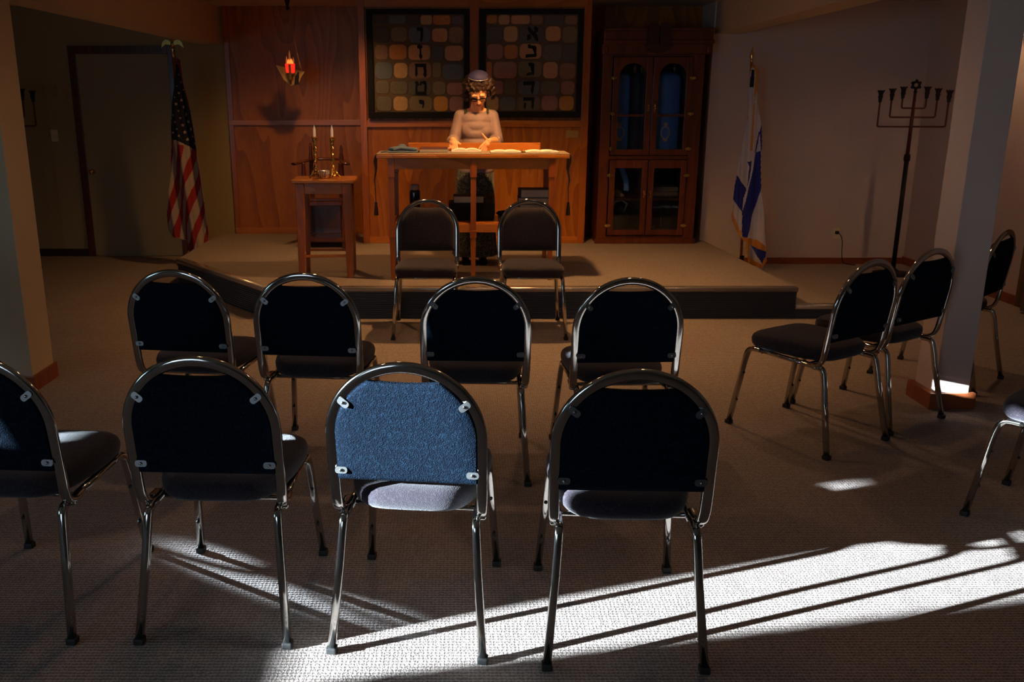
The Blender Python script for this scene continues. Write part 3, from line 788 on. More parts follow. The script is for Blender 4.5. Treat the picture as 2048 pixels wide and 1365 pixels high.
# carved lettering, too dim to read in the photo: worn raised strokes at its places
b = MB()
for k, xx in enumerate((1.435, 1.492, 1.520, 1.555, 1.590, 1.640, 1.672, 1.708, 1.752, 1.795)):
    z = 1.965
    if k % 3 == 0:
        b.box(L(xx), L(xx + 0.022), -0.036, -0.028, Z(z + 0.012), Z(z + 0.018), 'rust'); b.box(L(xx + 0.016), L(xx + 0.022), -0.036, -0.028, Z(z - 0.016), Z(z + 0.012), 'rust'); b.box(L(xx), L(xx + 0.022), -0.036, -0.028, Z(z - 0.02), Z(z - 0.014), 'rust')
    elif k % 3 == 1: b.box(L(xx), L(xx + 0.008), -0.036, -0.028, Z(z + 0.004), Z(z + 0.018), 'rust')
    else:
        b.box(L(xx), L(xx + 0.02), -0.036, -0.028, Z(z + 0.012), Z(z + 0.018), 'rust'); b.box(L(xx + 0.014), L(xx + 0.02), -0.036, -0.028, Z(z - 0.02), Z(z + 0.012), 'rust')
b.build('carved_lettering', ark)
def door_leaf(x0, x1, z0, z1, arch, hx, label):
    st = 0.052; y0 = -0.022
    mb = MB()
    mb.box(L(x0), L(x0 + st), y0, 0, Z(z0), Z(z1), 'ark', bevel=0.003); mb.box(L(x1 - st), L(x1), y0, 0, Z(z0), Z(z1), 'ark', bevel=0.003)
    mb.box(L(x0 + st), L(x1 - st), y0, 0, Z(z0), Z(z0 + 0.05), 'ark', bevel=0.003)
    cx = (x0 + x1) / 2; r = (x1 - x0) / 2 - st
    if arch:
        za = z1 - 0.052 - r
        left = [(L(x0 + st), Z(z1)), (L(x0 + st), Z(za))] + [(L(cx - r * math.cos(R(a))), Z(za + r * math.sin(R(a)))) for a in range(10, 91, 10)] + [(L(cx), Z(z1))]
        for s2 in (0, 1):
            P_ = left if s2 == 0 else [(2 * L(cx) - x, z) for x, z in left]
            mb.prism(P_, -y0, 'ark', Matrix.Translation((0, y0, 0)))
        mb.box(L(x0 + st), L(x1 - st), y0 + 0.004, -0.004, Z(1.385), Z(1.405), 'ark')
    else:
        mb.box(L(x0 + st), L(x1 - st), y0, 0, Z(z1 - 0.075), Z(z1), 'ark', bevel=0.003)
    bmesh.ops.triangulate(mb.bm, faces=[f for f in mb.bm.faces if len(f.verts) > 4])
    d = mb.build('door', ark)
    mb = MB(); mb.box(L(x0 + st - 0.005), L(x1 - st + 0.005), y0 + 0.010, y0 + 0.013, Z(z0 + 0.045), Z(z1 - 0.04), 'glass'); mb.build('glass_pane', d)
    hinge_z = (1.72, 1.41, 1.10) if arch else (0.86, 0.40)
    hxx = x0 if hx < 0 else x1
    for hz in hinge_z:
        mb = MB(); mb.lathe([(0.005, -0.02), (0.005, 0.02)], 'brass', Matrix.Translation((L(hxx), y0 - 0.006, Z(hz))), seg=8)
        for s3 in (-1, 1): mb.prism([(s3 * 0.004, -0.014), (s3 * 0.022, -0.010), (s3 * 0.030, 0), (s3 * 0.022, 0.010), (s3 * 0.004, 0.014)], 0.004, 'brass', Matrix.Translation((L(hxx), y0 - 0.005, Z(hz))))
        mb.build('hinge', d)
    kx = x1 - 0.025 if hx < 0 else x0 + 0.025
    kz = 1.46 if arch else 0.69
    mb = MB(); mb.ball((L(kx), y0 - 0.022, Z(kz)), 0.011, 'brass'); mb.sweep([(L(kx), y0, Z(kz)), (L(kx), y0 - 0.02, Z(kz))], 0.005, 0.005, (0, 0, 1), 'brass', seg=8)
    mb.prism(rrect(-0.008, 0.008, -0.035, 0.035, 0.006), 0.004, 'brass', Matrix.Translation((L(kx), y0 - 0.005, Z(kz)))); mb.build('handle', d)
door_leaf(1.372, 1.722, 1.045, 1.90, True, -1, ''); door_leaf(1.730, 2.078, 1.045, 1.90, True, 1, '')
door_leaf(1.372, 1.722, 0.31, 1.0, False, -1, ''); door_leaf(1.730, 2.078, 0.31, 1.0, False, 1, '')
b = MB(); b.box(L(1.365), L(2.085), 0.03, D1 - 0.02, Z(0.625), Z(0.645), 'ark'); b.build('shelf', ark)
# scrolls in mantles behind the glass
def scroll(x, rx, m, label, zt=1.78, crest=True, tilt=0):
    t = thing('torah_scroll', label, 'scroll', (x, 8.68, 1.036), 0, 'mantled scrolls behind the arched glass')
    t.rotation_euler = (0, R(tilt), 0)
    mb = MB(); h = zt - 1.036
    mb.lathe([(rx * 0.98, 0.0), (rx, 0.03), (rx * 1.0, h - 0.1), (rx * 0.96, h - 0.04), (rx * 0.6, h - 0.01), (0.01, h)], m, Matrix.Diagonal((1, 0.72, 1, 1)), 28, twist=lambda a, z: 1 + 0.035 * math.sin(a * 9 + z * 2))
    mb.build('mantle', t)
    mb = MB()
    for s_ in (-1, 1): mb.lathe([(0.012, h - 0.03), (0.014, h + 0.02), (0.022, h + 0.03), (0.012, h + 0.05), (0.003, h + 0.07)], 'brass_dull', Matrix.Translation((s_ * rx * 0.5, 0, 0)), 10)
    mb.build('roller_handle', t)
    if crest:
        mb = MB()
        P_ = [(0.05 * math.cos(a), 0.055 * math.sin(a)) for a in [2 * PI * k / 16 for k in range(16)]]
        mb.sweep([(p[0] * 0.8, -0.72 * rx - 0.006, 0.20 + p[1]) for p in P_], 0.006, 0.004, (0, 1, 0), 'gilt_thread', seg=6, closed=True)
        mb.ball((0, -0.72 * rx - 0.004, 0.275), (0.022, 0.006, 0.018), 'gilt_thread'); mb.ball((0, -0.72 * rx - 0.004, 0.135), (0.026, 0.006, 0.014), 'gilt_thread')
        mb.build('crest', t)
    return t
scroll(1.487, 0.095, 'mantle', 'scroll in a blue mantle with crest, behind the glass door nearest the oak panel')
scroll(1.648, 0.060, 'mantle_dark', 'narrow scroll in a dark mantle behind the glass, between two blue ones', crest=False, tilt=0)
scroll(1.905, 0.150, 'mantle', 'wide scroll in a bright blue mantle behind the door beside the white wall')
b = MB()
for k in range(7): b.sweep([(1.47 + 0.08 * math.cos(a) * (1 - k * 0.10), 8.60 + 0.05 * math.sin(a) * (1 - k * 0.1), 0.655 + k * 0.008) for a in [2 * PI * j / 20 for j in range(20)]], 0.008, 0.008, (0, 0, 1), 'tan_cloth', seg=6, closed=True)
o = b.build('coiled_cord'); tag(o, 'coiled pale cord on the lower ark shelf behind glass', 'cord')
b = MB(); b.box(1.80, 2.05, 8.50, 8.75, 0.647, 0.70, 'tan_cloth', bevel=0.02); b.box(1.81, 2.05, 8.51, 8.74, 0.70, 0.745, 'runner', bevel=0.02); o = b.build('folded_cloth'); tag(o, 'folded patterned tan cloth on the lower ark shelf', 'cloth')
b = MB(); b.sweep([(1.50, 8.64, 0.98), (1.53, 8.62, 0.90), (1.565, 8.60, 0.80), (1.575, 8.60, 0.72), (1.57, 8.60, 0.70)], 0.026, 0.008, (0, 1, 0), 'mantle'); o = b.build('scarf'); tag(o, 'blue scarf hanging over the coiled cord in the lower ark', 'scarf')
b = MB()
for (xa, za, xb, zb) in ((1.80, 0.47, 1.87, 0.31), (1.90, 0.57, 1.905, 0.31)): b.sweep([(xa, 8.56, za), (xb, 8.50, zb)], 0.004, 0.003, (0, 1, 0), 'chrome', seg=6)
o = b.build('metal_rods'); tag(o, 'two thin silver rods leaning in the bottom compartment of the ark', 'rods')
b = MB(); b.lathe([(0.06, 0), (0.08, 0.02), (0.085, 0.16), (0.05, 0.24), (0.02, 0.26)], 'slate', Matrix.Translation((1.53, 8.66, 0.30))); b.sweep([(1.45, 8.6, 0.55), (1.47, 8.57, 0.60), (1.53, 8.56, 0.62), (1.58, 8.57, 0.58), (1.56, 8.6, 0.5)], 0.010, 0.006, (0, 1, 0), 'grey_pages'); o = b.build('cloth_bag'); tag(o, 'dark cloth bag with pale handles in the bottom of the ark', 'bag')

# ------------------------------------------------------------------ reading table
tb = thing('reading_table', 'tall oak reading table with five-legged open frame and lower shelf', 'table', (0.094, 6.86, PZ))
TX, TY = -0.094, -6.86
def bx(mb, x0, x1, y0, y1, z0, z1, m, bv=0.002): mb.box(x0 + TX, x1 + TX, y0 + TY, y1 + TY, z0 - PZ, z1 - PZ, m, bevel=bv)
b = MB(); bx(b, -0.605, 0.792, 6.60, 7.12, 1.122, 1.150, 'oak_light', 0.006); b.build('tabletop', tb)
b = MB(); bx(b, -0.40, 0.62, 7.098, 7.118, 1.150, 1.212, 'oak_light', 0.004)
b.build('back_rail', tb)
def tleg(x, y, w=0.048):
    mb = MB()
    def lp(z, h): return [(x - h + TX, y - h + TY, z - PZ), (x + h + TX, y - h + TY, z - PZ), (x + h + TX, y + h + TY, z - PZ), (x - h + TX, y + h + TY, z - PZ)]
    lv = [(1.122, w / 2), (0.99, w / 2), (0.985, w / 2 - 0.004), (0.60, w / 2 - 0.004), (0.598, w / 2), (0.55, w / 2), (0.545, w / 2 - 0.004), (PZ, w / 2 - 0.010)]
    rings = [[mb.bm.verts.new(p) for p in lp(z, h)] for z, h in lv]
    for i in range(len(rings) - 1):
        for k in range(4): mb.bm.faces.new((rings[i][k], rings[i][(k + 1) % 4], rings[i + 1][(k + 1) % 4], rings[i + 1][k]))
    mb.bm.faces.new(rings[0]); mb.bm.faces.new(rings[-1][::-1]); mb.mi('oak_leg')
    mb.build('leg', tb)
for x, y in ((-0.50, 6.635), (0.098, 6.635), (0.668, 6.635), (-0.50, 7.085), (0.668, 7.085)): tleg(x, y)
b = MB(); bx(b, -0.476, 0.644, 6.620, 6.642, 1.045, 1.122, 'oak_light'); bx(b, -0.476, 0.644, 7.075, 7.095, 1.045, 1.122, 'oak_light'); bx(b, -0.51, -0.49, 6.66, 7.06, 1.045, 1.122, 'oak_leg'); bx(b, 0.658, 0.678, 6.66, 7.06, 1.045, 1.122, 'oak_leg')
b.build('apron', tb)
b = MB(); bx(b, -0.476, 0.644, 6.635, 7.09, 0.640, 0.656, 'oak_light'); bx(b, -0.476, 0.644, 6.622, 6.640, 0.585, 0.648, 'oak_light'); bx(b, -0.512, -0.49, 6.66, 7.06, 0.60, 0.66, 'oak_leg'); bx(b, 0.658, 0.68, 6.66, 7.06, 0.60, 0.66, 'oak_leg')
b.build('shelf', tb)
# runner across the table with pointed hanging ends
rn = thing('table_runner', 'tan table runner laid along the reading table with pointed tasselled ends', 'table runner', (0.094, 6.86, 1.151))
b = MB()
def strip(pts, w, z_thick=0.003):
    A = []
    for (x, z, hw) in pts:
        A.append([b.bm.verts.new((x - 0.094, -0.05 - hw, z - 1.151)), b.bm.verts.new((x - 0.094, -0.05 + hw, z - 1.151))])
    for i in range(len(A) - 1): b.bm.faces.new((A[i][0], A[i][1], A[i + 1][1], A[i + 1][0]))
strip([(-0.635, 0.89, 0.005), (-0.642, 0.95, 0.045), (-0.628, 1.03, 0.09), (-0.632, 1.10, 0.15), (-0.618, 1.140, 0.19), (-0.606, 1.1560, 0.20), (-0.3, 1.1560, 0.20), (0.0, 1.1560, 0.20), (0.4, 1.1560, 0.20), (0.793, 1.1560, 0.20), (0.806, 1.140, 0.19), (0.815, 1.10, 0.15), (0.806, 1.03, 0.09), (0.822, 0.95, 0.045), (0.812, 0.89, 0.005)], 0)
b.mi('runner')
o = b.build('cloth', rn); s_ = o.modifiers.new('t', 'SOLIDIFY'); s_.thickness = 0.004
for xx in (-0.635, 0.812):
    b = MB(); x = xx - 0.094
    b.sweep([(x, -0.05, 0.895 - 1.151), (x + 0.003, -0.05, 0.79 - 1.151)], 0.003, 0.003, (0, 1, 0), 'runner_edge', seg=6)
    b.lathe([(0.004, 0.0), (0.012, -0.010), (0.008, -0.018), (0.014, -0.05), (0.017, -0.10), (0.012, -0.102)], 'runner_edge', Matrix.Translation((x + 0.003, -0.05, 0.79 - 1.151)), 12)
    b.build('tassel', rn)
TT = 1.156
# items on the table
b = MB()
b.box(-0.53, -0.31, 6.72, 6.90, TT, TT + 0.012, 'greyblue_cloth', bevel=0.006)
b.sweep(chaikin([(-0.51, 6.76, TT + 0.022), (-0.45, 6.80, TT + 0.035), (-0.40, 6.79, TT + 0.028), (-0.32, 6.80, TT + 0.020)], 2), 0.045, 0.014, (0, 0, 1), 'greyblue_cloth')
b.ball((-0.43, 6.83, TT + 0.045), (0.03, 0.03, 0.014), 'greyblue_cloth'); b.sweep([(-0.58, 6.74, TT + 0.004), (-0.52, 6.76, TT + 0.012), (-0.50, 6.82, TT + 0.015)], 0.01, 0.005, (0, 0, 1), 'greyblue_cloth')
o = b.build('folded_cloth'); tag(o, 'grey-blue folded knit cloth lying on the reading table end', 'cloth')
b = MB(); b.box(-0.30, -0.09, 6.76, 7.05, TT, TT + 0.028, 'maroon', bevel=0.004); o = b.build('closed_book'); tag(o, 'closed maroon book lying flat on the reading table beside the folded cloth', 'book')
b = MB(); b.box(-0.297, -0.088, 6.757, 7.047, TT + 0.004, TT + 0.022, 'grey_pages'); b.build('pages', o)
def open_book(cx, cy, w, d, label, name='open_book', th=0.016):
    t = thing(name, label, 'book', (cx, cy, TT))
    mb = MB(); mb.box(-w / 2 - 0.004, w / 2 + 0.004, -d / 2 - 0.004, d / 2 + 0.004, 0, 0.003, 'maroon'); mb.build('cover', t)
    mb = MB(); n = 16
    for s_ in (-1, 1):
        prof = [(s_ * w / 2 * k / n, 0.003 + th * (math.sin(PI * min(1, (k / n) * 1.15 + 0.05)) ** 0.5 * 0.55 + 0.45)) for k in range(n + 1)]
        P_ = prof + [(s_ * w / 2, 0.003), (0, 0.003)]
        mb.prism(P_, d, 'page', Matrix.Translation((0, -d / 2, 0)))
    bmesh.ops.triangulate(mb.bm, faces=[f for f in mb.bm.faces if len(f.verts) > 4])
    mb.build('pages', t)
    return t
open_book(0.045, 6.83, 0.22, 0.17, 'open white-paged book under the hands of the standing person', th=0.024)
open_book(0.335, 6.79, 0.22, 0.20, 'open white-paged book beside the wooden pointer, close to the sleeve of the person', th=0.014)
open_book(0.60, 6.79, 0.24, 0.20, 'open white-paged book at the ark end of the reading table', th=0.014)
b = MB(); b.box(0.452, 0.475, 6.72, 6.84, TT, TT + 0.018, 'oak_light', bevel=0.003); b.ball((0.463, 6.715, TT + 0.012), (0.012, 0.012, 0.010), 'brass_dull'); o = b.build('wooden_pointer'); tag(o, 'small wooden block with brass end between two open books', 'pointer')
# items on the shelf
SH = 0.657
b = MB(); b.lathe([(0.036, 0), (0.040, 0.006), (0.041, 0.19), (0.038, 0.205), (0.034, 0.212)], 'black', None, 24); fl = b.build('black_bottle'); fl.location = (-0.345, 6.93, SH)
tag(fl, 'glossy black insulated bottle standing on the reading table shelf', 'bottle')
M['gloss_black'] = plain('gloss_black', (0.006, 0.007, 0.010), 0.12, coat=0.6)
fl.data.materials[0] = M['gloss_black']
b = MB(); b.lathe([(0.034, 0.212), (0.034, 0.245), (0.030, 0.252), (0.004, 0.253)], 'grey_pages', None, 20); b.build('cap', fl)
def book(x, y, z, w, d, h, m, pm, label, rot=0, grp='books on the reading table shelf'):
    t = thing('book', label, 'book', (x, y, z), R(rot), grp)
    mb = MB(); mb.box(-w / 2, w / 2, -d / 2, d / 2, 0, 0.003, m); mb.box(-w / 2, w / 2, -d / 2, d / 2, h - 0.003, h, m); mb.box(-w / 2, -w / 2 + 0.004, -d / 2, d / 2, 0.003, h - 0.003, m)
    mb.build('cover', t)
    mb = MB(); mb.box(-w / 2 + 0.004, w / 2 - 0.005, -d / 2 + 0.005, d / 2 - 0.005, 0.003, h - 0.003, pm); mb.build('pages', t)
b = MB(); b.box(-0.085, 0.255, 6.76, 7.04, SH, SH + 0.125, 'black', bevel=0.01); o = b.build('storage_box'); tag(o, 'dark storage box on the reading table shelf under a book', 'box')
book(0.065, 6.86, SH + 0.126, 0.23, 0.17, 0.052, 'black', 'grey_pages', 'thick book with grey page edges on top of the dark shelf box')
book(0.375, 6.80, SH, 0.17, 0.20, 0.022, 'slate', 'page', 'thin pale-edged book beneath the rumpled dark cloth on the shelf')
b = MB(); b.ball((0.375, 6.82, SH + 0.047), (0.105, 0.08, 0.022), 'black', sub=3)
for k in range(7): b.ball((0.30 + k * 0.025, 6.79 + 0.02 * math.sin(k * 2.1), SH + 0.057 + 0.006 * math.sin(k * 3)), (0.022, 0.03, 0.012), 'black', rot=Euler((0, 0, k)).to_matrix())
o = b.build('rumpled_cloth'); tag(o, 'rumpled black cloth on a thin book on the table shelf', 'cloth')
zb = SH
for k, (dx, h, rt, lab) in enumerate(((0, 0.055, 0, 'lowest'), (0.004, 0.058, 2, 'second'), (-0.003, 0.050, -1.5, 'third'), (0.008, 0.062, 3, 'topmost'))):
    book(0.56 + dx, 6.90, zb, 0.235, 0.18, h - 0.001, 'slate', 'grey_pages', lab + ' book from the bottom in the grey stack on the table shelf' if lab not in ('lowest', 'topmost') else lab + ' book of the grey stack on the table shelf', rt)
    zb += h

# ------------------------------------------------------------------ candle table
ct = thing('candle_table', 'tall square oak side table holding two brass candlesticks', 'table', (-1.017, 6.87, PZ), R(2.5))
H = 0.735
b = MB(); b.box(-0.232, 0.232, -0.19, 0.19, H - 0.028, H, 'oak_light', bevel=0.009); b.build('tabletop', ct)
for sx in (-1, 1):
    for sy in (-1, 1):
        mb = MB(); x, y = sx * 0.172, sy * 0.145; w0, w1 = 0.033, 0.024
        A = [mb.bm.verts.new((x + a * w0, y + c * w0, H - 0.028)) for a, c in ((-1, -1), (1, -1), (1, 1), (-1, 1))]
        xb = sx * 0.180
        B = [mb.bm.verts.new((xb + a * w1, y * 1.03 + c * w1, 0)) for a, c in ((-1, -1), (1, -1), (1, 1), (-1, 1))]
        for k in range(4): mb.bm.faces.new((A[k], A[(k + 1) % 4], B[(k + 1) % 4], B[k]))
        mb.bm.faces.new(A); mb.bm.faces.new(B[::-1]); mb.mi('oak_leg')
        bmesh.ops.bevel(mb.bm, geom=mb.bm.edges[:], offset=0.003, segments=1, affect='EDGES'); mb.build('leg', ct)
b = MB()
for s_ in (-1, 1):
    b.box(-0.14, 0.14, s_ * 0.150 - 0.009, s_ * 0.150 + 0.009, H - 0.105, H - 0.028, 'oak_light'); b.box(s_ * 0.178 - 0.009, s_ * 0.178 + 0.009, -0.12, 0.12, H - 0.105, H - 0.028, 'oak_leg')
b.build('apron', ct)
b = MB()
for s_ in (-1, 1): b.box(-0.155, 0.155, s_ * 0.146 - 0.008, s_ * 0.146 + 0.008, 0.155, 0.175, 'oak_light', bevel=0.003)
for s_ in (-1, 1): b.box(s_ * 0.176 - 0.008, s_ * 0.176 + 0.008, -0.12, 0.12, 0.13, 0.15, 'oak_leg', bevel=0.003)
b.build('stretcher', ct)
def candlestick(x, y, label, rz):
    t = thing('brass_candlestick', label, 'candlestick', (x, y, PZ + H), R(rz), 'twisted brass candlesticks')
    mb = MB()
    tw = lambda a, z: 1 + (0.16 * math.cos(2 * a + z * 95) if 0.06 < z < 0.25 else 0)
    prof = [(0.022, 0.030), (0.016, 0.045), (0.011, 0.065)] + [(0.0125 + 0.003 * math.sin(k * 0.8), 0.065 + k * 0.0058) for k in range(1, 33)] + [(0.010, 0.258), (0.017, 0.268), (0.019, 0.285), (0.016, 0.292), (0.030, 0.298), (0.031, 0.302), (0.012, 0.303)]
    mb.lathe(prof, 'brass', None, 24, twist=tw); mb.build('stem', t)
    mb = MB(); mb.lathe([(0.030, 0.010), (0.032, 0.016), (0.026, 0.026), (0.020, 0.034)], 'brass', None, 24)
    for k in range(3):
        a = 2 * PI * k / 3 + 0.6
        mb.sweep([(0.016 * math.cos(a), 0.016 * math.sin(a), 0.055), (0.030 * math.cos(a), 0.030 * math.sin(a), 0.030), (0.046 * math.cos(a), 0.046 * math.sin(a), 0.008), (0.054 * math.cos(a), 0.054 * math.sin(a), 0.006)], 0.009, 0.007, (0, 0, 1) if False else (-math.sin(a), math.cos(a), 0), 'brass', seg=8)
    mb.build('base', t)
    mb = MB(); mb.lathe([(0.0095, 0.303), (0.0095, 0.350), (0.0085, 0.362), (0.004, 0.376), (0.0008, 0.390)], 'candle', None, 16); mb.build('candle', t)
candlestick(-1.082, 6.86, 'twisted brass candlestick with candle, the one toward the striped flag', 20)
candlestick(-0.952, 6.86, 'twisted brass candlestick with candle, the one toward the reading table', -15)
b = MB()
cx, cy, cz = -1.015, 6.82, PZ + H
b.lathe([(0.032, 0), (0.034, 0.008), (0.030, 0.012)], 'brass', Matrix.Translation((cx, cy, cz)), 24)
for k in range(12):
    a = 2 * PI * k / 12
    b.sweep([(cx + 0.030 * math.cos(a), cy + 0.030 * math.sin(a), cz + 0.008), (cx + 0.038 * math.cos(a), cy + 0.038 * math.sin(a), cz + 0.035), (cx + 0.036 * math.cos(a + 0.25), cy + 0.036 * math.sin(a + 0.25), cz + 0.058)], 0.004, 0.003, (-math.sin(a), math.cos(a), 0), 'silver', seg=6)
b.lathe([(0.037, 0.050), (0.040, 0.055), (0.037, 0.060)], 'silver', Matrix.Translation((cx, cy, cz)), 24)
o = b.build('ornate_dish'); tag(o, 'small ornate crown-like metal dish between the two candlesticks', 'dish')

# ------------------------------------------------------------------ dark armchair behind the candle table
ac = thing('wooden_armchair', 'dark carved wooden armchair standing behind the candle table', 'chair', (-1.235, 8.30, PZ))
b = MB(); b.box(-0.21, 0.21, -0.20, 0.20, 0.42, 0.455, 'darkwood', bevel=0.012); b.box(-0.18, 0.18, -0.215, -0.19, 0.385, 0.425, 'darkwood', bevel=0.008); b.build('seat', ac)
for sx in (-1, 1):
    for sy in (-1, 1):
        mb = MB(); mb.lathe([(0.020, 0), (0.024, 0.02), (0.016, 0.05), (0.020, 0.16), (0.026, 0.22), (0.018, 0.26), (0.022, 0.42)], 'darkwood', Matrix.Translation((sx * 0.18, sy * 0.17, 0)), 14); mb.build('leg', ac)
b = MB(); b.box(-0.21, 0.21, -0.19, 0.19, 0.055, 0.095, 'darkwood', bevel=0.01); b.build('base_board', ac)
b = MB(); b.box(-0.17, 0.17, 0.11, 0.125, 0.10, 0.42, 'darkwood')
b.build('rear_panel', ac)
for sx in (-1, 1):
    mb = MB(); mb.lathe([(0.018, 0.455), (0.022, 0.50), (0.015, 0.56), (0.022, 0.66), (0.016, 0.74), (0.020, 0.76)], 'darkwood', Matrix.Translation((sx * 0.165, -0.12, 0)), 12); mb.build('arm_post', ac)
mb = MB(); mb.sweep(chaikin([(-0.235, -0.20, 0.755), (-0.195, -0.10, 0.760), (-0.17, 0.08, 0.768), (-0.10, 0.17, 0.775), (0.10, 0.17, 0.775), (0.17, 0.08, 0.768), (0.195, -0.10, 0.760), (0.235, -0.20, 0.755)], 3), 0.030, 0.012, (0, 0, 1), 'darkwood'); mb.build('armrest', ac)
for x, h in ((-0.14, 0.92), (0.14, 0.90)):
    mb = MB(); mb.lathe([(0.020, 0.455), (0.022, 0.60), (0.018, 0.74), (0.022, 0.78), (0.013, h - 0.06), (0.016, h - 0.04), (0.006, h)], 'darkwood', Matrix.Translation((x, 0.16, 0)), 14); mb.build('back_post', ac)

# ------------------------------------------------------------------ hanging lamp
lp = thing('hanging_lamp', 'red glass eternal lamp in an angular brass bracket hanging on a chain', 'lamp', (-1.535, 8.50, 1.80))
b = MB(); b.lathe([(0.034, -0.032), (0.038, -0.028), (0.041, 0.0), (0.044, 0.045), (0.042, 0.046), (0.038, 0.0), (0.034, -0.028)], 'red_glass', None, 24); b.build('glass_cup', lp)
b = MB(); b.lathe([(0.036, -0.046), (0.037, -0.034), (0.030, -0.030)], 'votive_base', None, 24); b.build('cup_base', lp)
b = MB()
for (x, y, h, r) in ((-0.030, 0.0, 0.115, 0.008), (0.0, -0.01, 0.160, 0.009), (0.030, 0.005, 0.105, 0.007), (0.012, 0.02, 0.09, 0.007)):
    b.lathe([(r * 1.1, 0.02), (r * 1.15, 0.06), (r, h * 0.75), (0.0015, h)], 'glasstips', Matrix.Translation((x, y, 0)), 10)
b.build('glass_tongue', lp)
b = MB()
b.lathe([(0.022, 0.03), (0.030, 0.05), (0.022, 0.075), (0.004, 0.10)], 'flame', None, 14); b.build('flame', lp)
b = MB()
LS = 1.28
F = [(-0.100, 0.055), (-0.092, 0.050), (-0.048, -0.045), (0.0, -0.085), (0.060, -0.058), (0.072, -0.030), (0.098, 0.010), (0.088, 0.012), (0.066, -0.020), (0.052, -0.048), (0.0, -0.060), (-0.040, -0.030), (-0.083, 0.040)]
for ang in (0, 90):
    T = Matrix.Rotation(R(ang + 8), 4, 'Z') @ Matrix.Translation((0, -0.010, 0)); b.prism([(x * LS, z * LS - 0.035) for x, z in F], 0.020, 'brass_dull', T)
b.prism([(0.03, -0.14), (0.07, -0.13), (0.075, -0.02), (0.045, -0.06)], 0.03, 'iron', Matrix.Translation((0, -0.015, 0)))
bmesh.ops.triangulate(b.bm, faces=[f for f in b.bm.faces if len(f.verts) > 4])
b.build('bracket', lp)
b = MB()
P_ = [(0.0, 0.0, 0.57), (0.016, 0, 0.40), (0.055, 0.0, 0.205), (0.072, 0, 0.12), (0.090, 0, 0.03), (0.106, 0, -0.02)]
for i in range(len(P_) - 1):
    a, c = Vector(P_[i]), Vector(P_[i + 1]); n = max(1, int((c - a).length / 0.018))
    for k in range(n):
        q = a.lerp(c, (k + 0.5) / n); T = Matrix.Translation(q) @ Matrix.Rotation(PI / 2 * (k % 2), 4, 'Z')
        b.sweep([(0.005 * math.cos(t), 0, 0.011 * math.sin(t)) for t in [2 * PI * j / 8 for j in range(8)]], 0.0016, 0.0016, (0, 1, 0), 'brass_dull', seg=5, closed=True, mat=T)
b.build('chain', lp)
b = MB(); b.lathe([(0.004, 0.50), (0.018, 0.515), (0.012, 0.54), (0.022, 0.575), (0.026, CEIL - 1.80)], 'iron', None, 14); b.build('ceiling_hook', lp)

# ------------------------------------------------------------------ menorah stands
def star_ring(mb, cx, cz, ro, m, y=-0.006, dep=0.012):
    for rot in (0, 180):
        for k in range(3):
            a0, a1 = R(90 + rot + 120 * k), R(90 + rot + 120 * (k + 1))
            p0 = Vector((cx + ro * math.cos(a0), 0, cz + ro * math.sin(a0))); p1 = Vector((cx + ro * math.cos(a1), 0, cz + ro * math.sin(a1)))
            mb.sweep([p0, p1], 0.0075, dep / 2, (0, 1, 0), m, seg=6)
def menorah(x, y, rz, label):
    t = thing('menorah_stand', label, 'menorah', (x, y, 0), R(rz), 'tall branched menorah stands')
    mb = MB(); mb.sweep([(0, 0, 0.02), (0, 0, 1.02)], 0.020, 0.020, (0, 1, 0), 'iron'); mb.lathe([(0.026, 0), (0.028, 0.03), (0.024, 0.06)], 'iron', Matrix.Translation((0, 0, 1.01)), 14)
    mb.sweep([(0, 0, 1.05), (0, 0, 1.60)], 0.017, 0.017, (0, 1, 0), 'rust', scale=[1.0, 0.72]); mb.build('pole', t)
    mb = MB(); mb.lathe([(0.17, 0), (0.17, 0.012), (0.06, 0.022), (0.03, 0.05), (0.022, 0.055)], 'iron', None, 30); mb.build('base', t)
    for hw, zb_, zt in ((0.098, 1.462, 1.56), (0.188, 1.385, 1.545), (0.282, 1.305, 1.53)):
        mb = MB()
        P_ = chaikin([(-hw, 0, zt), (-hw, 0, zb_ + 0.035), (-hw, 0, zb_), (-hw + 0.035, 0, zb_), (hw - 0.035, 0, zb_), (hw, 0, zb_), (hw, 0, zb_ + 0.035), (hw, 0, zt)], 3)
        mb.sweep(P_, 0.0075, 0.0075, (0, 1, 0), 'rust', seg=10); arm = mb.build('branch', t)
        for s_ in (-1, 1):
            mb = MB(); mb.lathe([(0.008, -0.02), (0.014, -0.015), (0.016, 0.010), (0.022, 0.030), (0.017, 0.038), (0.022, 0.060), (0.030, 0.075), (0.026, 0.078), (0.012, 0.06)], 'iron', Matrix.Translation((s_ * hw, 0, zt)), 10)
            for k in range(6):
                a = 2 * PI * k / 6; mb.ball((s_ * hw + 0.027 * math.cos(a), 0.027 * math.sin(a), zt + 0.078), 0.006, 'iron', sub=1)
            mb.build('candle_cup', arm)
    mb = MB(); star_ring(mb, 0, 1.655, 0.045, 'iron'); mb.lathe([(0.012, 1.585), (0.016, 1.60), (0.008, 1.615)], 'iron', None, 10); mb.build('star', t)
menorah(3.935, 8.07, -7, 'tall dark seven-branched stand with a star top, in the corner of the white wall')
menorah(-4.085, 8.30, 0, 'tall dark branched stand mostly hidden behind the wide cream pillar, by the light switch')

